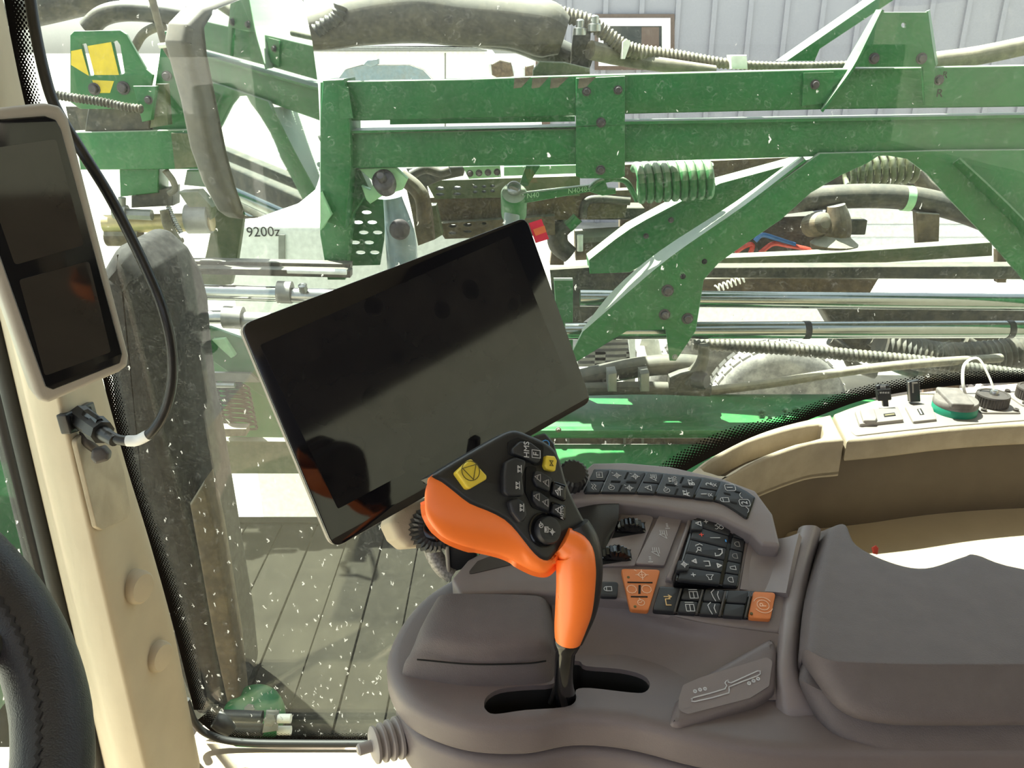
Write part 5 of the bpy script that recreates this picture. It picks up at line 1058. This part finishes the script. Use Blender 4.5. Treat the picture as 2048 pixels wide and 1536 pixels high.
for i in range(5):
    if i == 0:
        q = cell(rq, 0, .2, 0, 1); key('key', q, DB, .005, 'key_black', rk, .92, .002)
        strokes('printed_symbol', [[(-.6, .3), (-.6, -.2)], [(-.6, .3), (.2, .3), (.2, -.2)], [(.5, .4), (.5, -.3)], [(.3, -.1), (.5, -.4), (.7, -.1)]], DB(*qm(q, .55, .55), .0053), KU, KV, .008, .008, .0008, 'icon_amber', rk)
    elif i == 4:
        q = cell(rq, .80, 1.0, 0, 1); key('orange_key', q, DB, .005, 'orange_key', rk, .97, .003)
        strokes('printed_symbol', [circ(0, 0, .6, 16), circ(0, 0, .95, 8, 120, 240), circ(0, 0, .95, 8, -60, 60)], DB(*qm(q, .55, .5), .0053), KU, KV, .0085, .0085, .0006, 'icon_pale', rk)
        text('printed_symbol', 'P', DB(*qm(q, .55, .5), .0053), KU, KV, .008, 'icon_pale', rk)
        lathe('indicator', DB(*qm(q, .14, .85), .005), DB.n, [(.0013, 0), (.0013, .0008)], 'icon_dark', rk, seg=10)
    else:
        for j, (b0, b1) in enumerate(((0, .5), (.5, 1))):
            q = cell(rq, cols[i], cols[i+1]-.01, b0, b1); key('key', q, DB, .005, 'key_black', rk, .9, .002)
            ic = {1: [[(-.6, -.5), (.4, -.5), (.4, .5), (-.6, .5), (-.6, -.5)], [(-.6, 0), (.4, 0)], [(.7, -.5), (.7, .5)]], 2: [[(-.8, .2), (-.2, .4), (.5, .5), (.9, .1)], [(-.6, -.3), (.1, -.2), (.6, -.4)]], 3: None}[i]
            if ic: strokes('printed_symbol', ic, DB(*qm(q, .6, .5), .0053), KU, KV, .007, .007, .0006, 'icon', rk)
        bar = cell(rq, cols[i]-.022, cols[i]-.002, .04, .97); pl('key_divider', bar, DB, .003, 'taupe_dark', rk, bevel=.0008, h=.0075)
pl('key_divider', cell(rq, .775, .792, .04, .97), DB, .003, 'taupe_dark', rk, bevel=.0008, h=.0075)

# path symbol plate right of the slot
SP = plane3(PZ(1345, 1440, -.4815), PZ(1545, 1395, -.473), PZ(1530, 1290, -.459))
pl('path_boss', [(1338, 1446), (1350, 1400), (1400, 1352), (1500, 1296), (1546, 1270), (1556, 1300), (1551, 1376), (1512, 1402), (1400, 1440), (1360, 1452)], SP, 0.02, 'taupe', cn, bevel=0.006, r=0.008, res=3, h=0.001)
pl('path_plate', [(1358, 1396), (1366, 1370), (1400, 1355), (1534, 1314), (1545, 1322), (1538, 1372), (1500, 1396), (1376, 1428), (1357, 1420)], SP, 0.001, 'taupe_light', cn, r=0.004, h=0.0018)
tube('path_line', [SP(x, y, .0022) for x, y in [(1388, 1395), (1450, 1378), (1450, 1366), (1456, 1360), (1462, 1366), (1515, 1342), (1520, 1346), (1515, 1352), (1458, 1374), (1458, 1386), (1390, 1403), (1385, 1399)]], 0.0005, 'icon', cn, seg=5, n=2, close=True)
for x, y in ((1390, 1383), (1400, 1380), (1410, 1378), (1498, 1367), (1507, 1362), (1516, 1358)): lathe('path_mark', SP(x, y, .0018), SP.n, [(.0016, 0), (.0016, .0006), (.0008, .0006), (.0008, 0)], 'icon', cn, seg=8)
# divider between the deck and the pad
patch('divider', [[PZ(1597, 1056, -.428), PZ(1608, 1051, -.421), PZ(1630, 1051, -.421), PZ(1642, 1058, -.430)], [PZ(1578, 1122, -.438), PZ(1588, 1116, -.432), PZ(1612, 1117, -.432), PZ(1624, 1122, -.441)],
                  [PZ(1565, 1200, -.449), PZ(1576, 1198, -.444), PZ(1598, 1199, -.444), PZ(1609, 1204, -.452)], [PZ(1555, 1270, -.459), PZ(1566, 1272, -.453), PZ(1588, 1275, -.453), PZ(1600, 1280, -.462)],
                  [PZ(1551, 1350, -.472), PZ(1562, 1352, -.466), PZ(1590, 1355, -.466), PZ(1604, 1358, -.474)], [PZ(1553, 1420, -.486), PZ(1580, 1432, -.485), PZ(1625, 1430, -.485), PZ(1660, 1428, -.486)]], 'taupe_light', cn, n=4, thick=0.03, back=(0, 0, -1))
# padded rest
xs = [1662, 1690, 1712, 1780, 1850, 1925, 1952, 2048, 2400]
ft = [1056, 1050, 1092, 1126, 1138, 1115, 1111, 1140, 1190]
prow = [[PZ(x, y, -.434) + Vector((0, .006, -.03)) for x, y in zip(xs, ft)], [PZ(x, y, -.434) for x, y in zip(xs, ft)],
        [PZ(x, y, -.430) for x, y in zip((1655, 1684, 1706, 1776, 1848, 1922, 1955, 2045, 2400), (1080, 1082, 1112, 1146, 1158, 1140, 1135, 1160, 1205))],
        [PZ(x, y, -.430) for x, y in zip((1628, 1662, 1690, 1770, 1850, 1930, 1960, 2045, 2400), (1200, 1200, 1205, 1215, 1220, 1220, 1220, 1225, 1230))],
        [PZ(x, y, -.430) for x, y in zip((1618, 1654, 1690, 1770, 1850, 1930, 1960, 2045, 2400), (1288, 1304, 1310, 1314, 1316, 1316, 1316, 1316, 1316))],
        [PZ(x, y, -.433) for x, y in zip((1616, 1652, 1692, 1770, 1850, 1930, 1960, 2045, 2400), (1306, 1326, 1334, 1338, 1340, 1340, 1340, 1340, 1340))],
        [PZ(x, y, -.457) for x, y in zip((1622, 1660, 1705, 1775, 1850, 1930, 1960, 2045, 2400), (1350, 1396, 1422, 1434, 1437, 1437, 1437, 1436, 1435))],
        [PZ(x, y, -.482) for x, y in zip((1632, 1670, 1712, 1778, 1850, 1930, 1960, 2045, 2400), (1372, 1416, 1440, 1452, 1454, 1454, 1454, 1453, 1452))]]
lc = [(1644, 1066, -.465), (1642, 1063, -.448), (1637, 1086, -.444), (1609, 1200, -.446), (1601, 1284, -.449), (1601, 1306, -.452), (1606, 1334, -.467), (1613, 1352, -.485)]
prow = [[PZ(*q)] + r_ for q, r_ in zip(lc, prow)]
pd = patch('padded_rest', prow, 'pad', cn, n=5, thick=0.03, back=(0, 0, -1), smooth=50)
pd['label'] = 'padded dark armrest cushion'
# small knob and screen corner behind the lever
lathe('side_knob', PT(1146, 950, .80), (0.1, -0.6, 0.8), [(0.015, -0.012), (0.015, 0.004), (0.012, 0.007)], 'black_plastic', cn, seg=40, teeth=1, depth=0.08, smooth=15)
sb = tag(pl('status_panel', [(1062, 872), (1090, 864), (1108, 886), (1130, 960), (1080, 960)], Plane(PT(1085, 890, .76), (-0.1, -0.75, 0.65)), 0.012, 'black_plastic', None, bevel=0.003, r=0.004), 'small black panel peeking out behind the joystick top', 'panel')
strokes('printed_symbol', [circ(0, 0, .6, 10), [(0, 0), (0, .9)]], Plane(PT(1085, 890, .76), (-0.1, -0.75, 0.65))(1091, 888, .0004), Vector((0, .6, .8)), KV, .006, .006, .0007, 'icon_blue', sb)

# ribbed boot at the nose of the console
rb = thing('ribbed_boot', 'grey ribbed rubber boot on a stub under the console nose', 'rubber boot', PT(770, 1500, .72))
a, b = PT(742, 1492, .70), PT(840, 1462, .72)
ax = (b-a).normalized(); L = (b-a).length; prof = [(0.004, 0.0)]
for i in range(5): prof += [(0.0125+0.0008*i, 0.001+i*0.0068), (0.0155+0.0008*i, 0.0026+i*0.0068), (0.0155+0.0008*i, 0.0048+i*0.0068), (0.0125+0.0008*i, 0.0066+i*0.0068)]
prof += [(0.013, 0.036), (0.013, L)]
lathe('bellows', a, ax, prof, 'boot_grey', rb, seg=28, smooth=50)
lathe('tip', a - ax*0.012, ax, [(0.0035, 0.0), (0.005, 0.0015), (0.005, 0.013)], 'boot_grey', rb, seg=14)

# ================================================================== joystick lever
js = thing('joystick', 'orange and black joystick lever with yellow buttons', 'joystick', PZ(1130, 1395, -.50))
FP = plane3(PT(860, 960, .556), PT(1040, 865, .600), PT(1100, 1120, .585))
face = [(861, 953), (874, 944), (905, 925), (960, 893), (1012, 864), (1035, 859), (1060, 868), (1090, 881), (1112, 898), (1124, 920), (1134, 958), (1152, 1002), (1170, 1036), (1188, 1078), (1198, 1118), (1196, 1140), (1180, 1110), (1160, 1084), (1140, 1080), (1126, 1090), (1112, 1110), (1098, 1123), (1080, 1118), (1060, 1098), (1035, 1066), (1010, 1041), (975, 1023), (940, 1009), (910, 986), (884, 966)]
fc = plate('face_plate', spl([FP(x, y) for x, y in face], 2, True), FP.n, 0.020, 'black_plastic', js, bevel=0.004, res=3)
E = [(860, 955), (885, 967), (910, 987), (940, 1010), (975, 1024), (1010, 1042), (1035, 1067), (1060, 1099), (1080, 1119), (1100, 1124), (1114, 1110)]
M_ = [(850, 985), (855, 1018), (880, 1046), (925, 1064), (970, 1074), (1010, 1087), (1040, 1107), (1062, 1127), (1086, 1139), (1104, 1131), (1118, 1116)]
Lo = [(853, 1012), (860, 1042), (886, 1074), (930, 1094), (975, 1104), (1010, 1114), (1045, 1133), (1070, 1144), (1092, 1146), (1107, 1133), (1120, 1118)]
Kk = [(880, 1000), (892, 1030), (915, 1055), (950, 1072), (985, 1082), (1018, 1095), (1050, 1113), (1072, 1125), (1092, 1130), (1106, 1122), (1118, 1108)]
def fz(x, y, dh): return FP(x, y, dh)
top_in = [FP(x+14, y-10, -0.004) for x, y in E]
patch('orange_shell', [top_in, [FP(x, y, -0.0015) for x, y in E], [FP(x, y, -0.006) for x, y in M_], [FP(x, y, -0.016) for x, y in Lo], [FP(x, y, -0.032) for x, y in Kk]], 'orange', js, n=5, thick=0.003)
plate('shell_back', spl([FP(x, y, -0.020) for x, y in [(880, 960), (960, 905), (1030, 875), (1085, 895), (1110, 940), (1130, 1000), (1140, 1070), (1100, 1100), (1060, 1095), (1000, 1065), (930, 1045), (890, 1010)]], 3, True), FP.n, 0.018, 'black_plastic', js, bevel=0.006, res=3)
lathe('screw_well', FP(941, 1049, -0.0125)+Vector((-.003, -.003, 0)), Vector((-0.55, -0.75, -0.2)), [(.0042, -.002), (.0042, .0012), (.0030, .0012), (.0028, -.0005), (.0005, -.0006)], 'orange', js, seg=18)
hp = [(1122, 1080, .598, .0105), (1146, 1098, .600, .0140), (1152, 1130, .601, .0148), (1152, 1170, .604, .0146), (1148, 1215, .609, .0140), (1141, 1252, .614, .0122), (1136, 1280, .618, .0100)]
tube('handle', [PT(x, y, t) for x, y, t, r_ in hp], [q[3] for q in hp], 'orange', js, seg=24, n=5)
hb = [(1150, 1050, .606, .0105), (1163, 1085, .607, .0130), (1168, 1125, .608, .0138), (1166, 1170, .611, .0138), (1160, 1215, .616, .0130), (1150, 1252, .620, .0112), (1143, 1280, .623, .0090)]
tube('handle_spine', [PT(x, y, t) for x, y, t, r_ in hb], [q[3] for q in hb], 'black_plastic', js, seg=24, n=5)
for (x, y, t) in ((1121, 1192, .5985),): lathe('screw_well', PT(x, y, t), (-0.75, -0.6, 0.25), [(.0034, -.004), (.0034, .0006), (.0022, .0006), (.0020, -.0015)], 'orange', js, seg=14)
tube('collar', [PT(1138, 1270, .618), PT(1134, 1284, .620), PT(1131, 1300, .622)], [.0100, .0105, .0085], 'gloss_black', js, seg=20, n=3)
tube('stalk', [PT(1132, 1292, .622), PT(1129, 1330, .634), PT(1128, 1370, .655), PT(1132, 1402, .685)], [.0078, .0076, .0078, .009], 'gloss_black', js, seg=20)
tube('lever_wire', [PT(1120, 1330, .64), PT(1112, 1370, .66), PT(1100, 1405, .68)], .002, 'cable_black', js, seg=8)
# buttons on the face
def zf(pts): return [(800+x/4.267, 820+y/4.267) for x, y in pts]
def btn(name, pts, h, m, r=0.0018, bevel=0.0014, th=0.008): return pl(name, zf(pts), FP, th, m, js, bevel=bevel, r=r, h=h, res=3)
FU = (FP(1000, 950) - FP(1000, 1000)).normalized(); FV = FP.n.cross(FU)
if FV.x > 0: FV = -FV
y1 = btn('yellow_button', [(482, 530), (610, 412), (745, 560), (742, 590), (602, 672), (580, 665)], .0062, 'key_yellow')
Y1 = zf([(604, 518)])[0]
strokes('printed_symbol', [circ(0, 0, 1, 24), circ(0, 0, .92, 3, 200, 560)], FP(*Y1, .0065), FU, FV, .0068, .0068, .0005, 'icon_dark', js)
btn('yellow_button', [(1250, 385), (1325, 392), (1345, 430), (1330, 525), (1255, 505), (1238, 470)], .0045, 'key_yellow')
strokes('printed_symbol', [[(-.7, -.5), (-.7, .5), (.6, -.5), (.6, .5), (-.7, -.5)]], FP(*zf([(1293, 452)])[0], .0048), FU, FV, .0028, .0028, .0005, 'icon_dark', js)
btn('button_recess', [(920, 270), (1010, 235), (1230, 300), (1215, 470), (1150, 470), (1080, 430), (930, 380)], .0012, 'dark_hole', .003, .0003, .002)
btn('rocker_button', [(960, 330), (1030, 265), (1120, 275), (1205, 340), (1200, 440), (1165, 455), (1040, 400), (965, 375)], .0050, 'key_black', .003)
text('printed_symbol', 'HMS', FP(*zf([(1082, 338)])[0], .0053), FU, FV, .0062, 'icon', js)
text('printed_symbol', 'F', FP(*zf([(1162, 375)])[0], .0053), FU, FV, .0062, 'icon', js)
strokes('printed_symbol', [[(-.7, -.9), (.7, -.9), (.7, .9), (-.7, .9), (-.7, -.9)]], FP(*zf([(1162, 375)])[0], .0053), FU, FV, .0040, .0038, .0004, 'icon', js)
btn('rocker_button', [(905, 440), (990, 398), (1075, 425), (1080, 460), (1050, 570), (1065, 700), (1055, 735), (930, 735), (890, 700), (888, 560)], .0055, 'key_black', .004, .002)
btn('button_well', [(1075, 480), (1170, 480), (1160, 560), (1295, 600), (1280, 700), (1270, 880), (1130, 830), (1070, 700)], .0012, 'dark_hole', .003, .0003, .002)
btn('rocker_button', [(930, 770), (1010, 745), (1070, 790), (1095, 900), (1060, 950), (1030, 960), (960, 870)], .0050, 'key_black', .004, .002)
btn('button', [(1155, 515), (1210, 525), (1300, 580), (1280, 700), (1170, 650), (1140, 590)], .0042, 'key_black')
btn('button', [(1135, 680), (1200, 700), (1285, 760), (1275, 870), (1180, 820), (1140, 770)], .0042, 'key_black')
btn('button_rim', [(1308, 600), (1425, 640), (1420, 785), (1292, 725)], .0022, 'gloss_black'); btn('button', [(1318, 622), (1412, 655), (1408, 768), (1305, 715)], .0042, 'key_black')
btn('button_rim', [(1300, 775), (1418, 815), (1418, 945), (1290, 890)], .0022, 'gloss_black'); btn('button', [(1310, 793), (1408, 828), (1406, 930), (1302, 882)], .0042, 'key_black')
I_bm = [[(-.7, .2), (.0, .7), (.1, .2), (-.7, .2)], [(-.7, -.2), (.7, -.2)], [(.3, -.6), (.3, .1)], [(.1, -.1), (.3, .2), (.5, -.1)]]
for (x, y, ic) in ((1030, 500, I_w), (1015, 640, I_w), (1050, 830, I_w), (1175, 580, I_tri), (1245, 625, I_tri), (1165, 745, I_tri), (1240, 795, I_tri), (1358, 690, I_bm), (1350, 860, I_tri)):
    strokes('printed_symbol', ic, FP(*zf([(x, y)])[0], .0060 if x < 1100 else .0046), FU, FV, .0046, .0046, .0005, 'icon_dim' if 1100 < x < 1300 else 'icon', js)
text('printed_symbol', 'AUTO', FP(*zf([(1383, 875)])[0], .0045), FU, FV, .0036, 'icon', js)
pc = FP(*zf([(1225, 1025)])[0], 0); lathe('dial_ring', pc, FP.n, [(.0125, -.004), (.0125, .0012), (.0115, .0016), (.0110, .0004), (.001, .0003)], 'gloss_black', js, seg=36)
pc2 = FP(*zf([(1245, 1030)])[0], 0)
lathe('dial', pc2, FP.n*1.0 + Vector((0.05, 0, 0)), [(.0100, -.002), (.0100, .0042), (.0090, .0058), (.0066, .0062), (.001, .0056)], 'key_black', js, seg=36)
for (x, y, ic) in ((1250, 1020, I_box), (1205, 985, I_clock), (1300, 1040, I_dia)): strokes('printed_symbol', ic, FP(*zf([(x, y)])[0], .0066), FU, FV, .0030, .0030, .0005, 'icon', js)

# ================================================================== shelf under the rear of the window
SZ = -0.44
shf = thing('side_shelf', 'beige moulded shelf with an oblong pocket and socket ledge', 'shelf', W(0.6, 0.95, -0.60))
blk_n = [(1694, 881), (1780, 873), (1900, 859), (2048, 849), (2300, 842), (2600, 838)]; blk_f = [(2600, 728), (2300, 742), (2048, 764), (1900, 776), (1780, 792), (1712, 810), (1668, 826)]
plate('socket_ledge', spl([PZ(x, y, SZ) for x, y in blk_n], 4) + spl([PZ(x, y, SZ) for x, y in blk_f], 4), (0, 0, 1), 0.030, 'beige_dusty', shf, bevel=0.005, res=3)
tn_ = [(1688, 879), (1620, 887), (1530, 917), (1470, 946), (1420, 985)]; tf_ = [(1360, 985), (1375, 950), (1398, 930), (1430, 908), (1500, 873), (1570, 849), (1662, 828)]
hole_px = [(1404, 935), (1440, 912), (1495, 884), (1545, 868), (1590, 856), (1638, 848), (1645, 854), (1643, 874), (1590, 887), (1526, 910), (1480, 932), (1450, 950), (1424, 945)]
plate('pocket_rim', spl([PZ(x, y, SZ) for x, y in tn_], 4) + spl([PZ(x, y, SZ) for x, y in tf_], 4), (0, 0, 1), 0.052, 'beige_dusty', shf, bevel=0.004, res=3, holes=[[p for p in spl([PZ(x, y, SZ) for x, y in hole_px], 2, True)]])
wl = [PZ(x, y, SZ) for x, y in ((1400, 1000), (1470, 946), (1530, 917), (1620, 887), (1694, 881), (1780, 873), (1900, 859), (2048, 849), (2300, 842), (2600, 838))]
wl = [p + Vector((0.004, 0.022, 0)) for p in wl]
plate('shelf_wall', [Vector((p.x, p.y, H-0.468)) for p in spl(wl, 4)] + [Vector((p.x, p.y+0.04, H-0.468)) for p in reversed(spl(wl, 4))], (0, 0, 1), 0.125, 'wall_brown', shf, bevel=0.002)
plate('lower_ledge', [W(0.30, 0.76, -.577), W(1.28, 0.76, -.577), W(1.28, 1.05, -.577), W(0.40, 1.05, -.577)], (0, 0, 1), 0.02, 'beige', shf, bevel=0.004)
plate('pocket_floor', [p + Vector((0, 0, -0.044)) for p in spl([PZ(x, y, SZ) for x, y in tn_], 4) + spl([PZ(x, y, SZ) for x, y in tf_], 4)], (0, 0, 1), 0.006, 'beige', shf)
plate('ledge_skirt', [W(0.27, 0.98, -.59), W(1.28, 0.98, -.59), W(1.28, 1.05, -.59), W(0.27, 1.05, -.59)], (0, 0, 1), 0.58, 'beige', shf)
# socket panel
def zs(pts): return [(1700+x/5.885, 740+y/5.885) for x, y in pts]
SPN = ZP(SZ); sp_ = thing('socket_panel', 'sunlit grey socket panel on the window shelf', 'socket panel', PZ(1850, 850, SZ))
pl('panel_plate', [(1697, 824), (1720, 815), (1800, 800), (1900, 788), (2048, 777), (2300, 762), (2300, 832), (2048, 840), (1900, 851), (1780, 863), (1712, 871), (1702, 862)], SPN, 0.006, 'panel_grey', sp_, bevel=0.001, r=0.004, h=0.0015)
def socket(name, pts, label, h=0.005): 
    o = pl(name, zs(pts), SPN, 0.006, 'panel_grey', None, bevel=0.001, r=0.002, h=h); tag(o, label, 'socket'); return o
s1 = socket('usb_socket', [(60, 480), (560, 430), (630, 580), (115, 635)], 'double socket plate with one open port and a flipped cover', .006)
pl('port', zs([(395, 515), (525, 500), (540, 535), (405, 550)]), SPN, .0012, 'dark_hole', s1, h=.0066); pl('contacts', zs([(410, 525), (520, 512), (525, 522), (415, 536)]), SPN, .0008, 'brass', s1, h=.0070)
pl('closed_cover', zs([(120, 465), (285, 450), (320, 560), (300, 590), (160, 590)]), SPN, .006, 'panel_grey', s1, bevel=.0015, r=.002, h=.010)
CV = Plane(PZ(*zs([(410, 390)])[0], SZ+.01), (0, -1, 0.15))
c1 = pl('open_cover', zs([(310, 190), (345, 178), (470, 180), (495, 355), (330, 370)]), CV, .006, 'black_plastic', s1, bevel=.001, r=.002)
pl('cover_rim', zs([(330, 240), (480, 225), (485, 280), (340, 290)]), CV, .004, 'black_plastic', c1, h=.004)
for k in range(4): pl('cover_tooth', zs([(352+k*30, 262), (372+k*30, 258), (374+k*30, 276), (354+k*30, 278)]), CV, .002, 'icon_dim', c1, h=.0046)
for k in range(3): pl('cover_rib', zs([(362+k*22, 190), (374+k*22, 188), (376+k*22, 220), (364+k*22, 222)]), CV, .002, 'icon_dim', c1, h=.001)
pl('cover_hinge', zs([(385, 350), (450, 345), (455, 430), (395, 430)]), Plane(PZ(*zs([(420, 425)])[0], SZ+.006), (0, -1, 0.15)), .004, 'black_plastic', s1)
s2_ = socket('usb_socket', [(650, 425), (960, 395), (1020, 575), (745, 605)], 'single socket plate with its black cover standing open', .005)
pl('port', zs([(790, 460), (835, 450), (875, 520), (825, 525)]), SPN, .0012, 'dark_hole', s2_, h=.0056); pl('contacts', zs([(805, 462), (820, 458), (850, 515), (838, 518)]), SPN, .0008, 'white_plastic', s2_, h=.0060)
CV2 = Plane(PZ(*zs([(765, 380)])[0], SZ+.004), (0, -1, 0.12))
c2 = pl('open_cover', zs([(686, 145), (820, 118), (832, 375), (705, 382)]), CV2, .007, 'black_plastic', s2_, bevel=.001, r=.001)
pl('cover_edge', zs([(686, 148), (700, 145), (716, 378), (704, 380)]), CV2, .002, 'panel_grey', c2, h=.0008); pl('cover_slot', zs([(730, 150), (795, 145), (798, 160), (748, 166), (750, 270), (735, 272)]), CV2, .002, 'panel_grey', c2, h=.0008)
# twist cap with a green ring
tc_ = thing('twist_cap_socket', 'round outlet with a dusty grip cap and green ring', 'socket', PZ(*zs([(1220, 470)])[0], SZ))
ct = PZ(*zs([(1222, 478)])[0], SZ+.002)
lathe('green_ring', ct, (0, 0, 1), [(.0270, -.004), (.0275, 0), (.0275, .008), (.0265, .010)], 'teal', tc_, seg=36)
lathe('cap', ct + Vector((0, 0, .009)), (0, 0, 1), [(.0270, 0), (.0275, .002), (.0275, .006), (.026, .008), (.002, .009)], 'cap_dusty', tc_, seg=36)
gp_ = ct + Vector((0, 0, .022))
plate('grip', [gp_ + Vector((-.020, -.027, 0)), gp_ + Vector((.008, -.030, 0)), gp_ + Vector((.017, .026, 0)), gp_ + Vector((-.014, .030, 0))], (0, 0, 1), .008, 'cap_dusty', tc_, bevel=.002, r=.004)
# capped connectors
def capped(cx, cy, label, strap):
    t_ = thing('capped_connector', label, 'connector', PZ(cx, cy, SZ)); c_ = PZ(cx, cy, SZ+.001)
    plate('flange', [c_ + Vector((x*.026, y*.026, .003)) for x, y in ((-1, -1), (1, -1), (1, 1), (-1, 1))], (0, 0, 1), .004, 'panel_grey', t_, bevel=.0008, r=.005)
    for x, y in ((-1, -1), (1, -1), (1, 1), (-1, 1)): lathe('screw', c_ + Vector((x*.021, y*.021, .003)), (0, 0, 1), [(.0036, 0), (.0034, .003), (.0018, .0035), (.0014, .002)], 'cap_brown', t_, seg=12)
    lathe('knurled_cap', c_, (0, 0, 1), [(.0205, .004), (.0205, .017)], 'cap_brown', t_, seg=72, teeth=1, depth=.05, smooth=15)
    lathe('cap_top', c_, (0, 0, 1), [(.0205, .0165), (.0200, .0185), (.0165, .0190), (.0160, .0180), (.001, .0182)], 'cap_brown', t_, seg=36)
    lathe('rivet', c_, (0, 0, 1), [(.0055, .018), (.0055, .022), (.004, .024), (.001, .0245)], 'steel', t_, seg=16)
    if strap: tube('strap', [c_ + Vector((.000, 0, .0225)), c_ + Vector((-.006, .010, .040)), c_ + Vector((-.018, .022, .060)), c_ + Vector((-.034, .022, .052)), c_ + Vector((-.038, .010, .030)), c_ + Vector((-.030, .004, .006))], .0023, 'clear_strap', t_, seg=8, flat=0.45)
capped(*zs([(1655, 430)])[0], 'round capped connector with a pale looped strap', True)
capped(*zs([(2130, 350)])[0], 'square-flanged connector cut by the right picture edge', False)
# red scrap behind the armrest
tag(pl('red_tag', [(1745, 1094), (1752, 1090), (1758, 1096), (1756, 1108), (1748, 1106)], Plane(PZ(1752, 1100, -.50), (0, -0.7, 0.7)), 0.004, 'red', None, bevel=0.001), 'tiny red tag behind the armrest pad', 'tag')

# look-alikes share a group
GR = {'usb_socket': 'sockets on the window shelf', 'capped_connector': 'capped connectors on the window shelf', 'chrome_cylinder': 'cylinders left of the display', 'polished_pipe': 'polished pipes under the boom',
      'lower_rail': 'rails under the boom', 'rail_upright': 'uprights between the rails', 'fold_bar': 'dark fold bars', 'wire': 'coloured wires by the valve', 'hose': 'hoses on the boom', 'corrugated_hose': 'corrugated hoses on the boom', 'hose_bundle': 'hose bundles on the boom'}
for o in COL.objects:
    b_ = o.name.split('.')[0]
    if o.parent is None and b_ in GR: o['group'] = GR[b_]
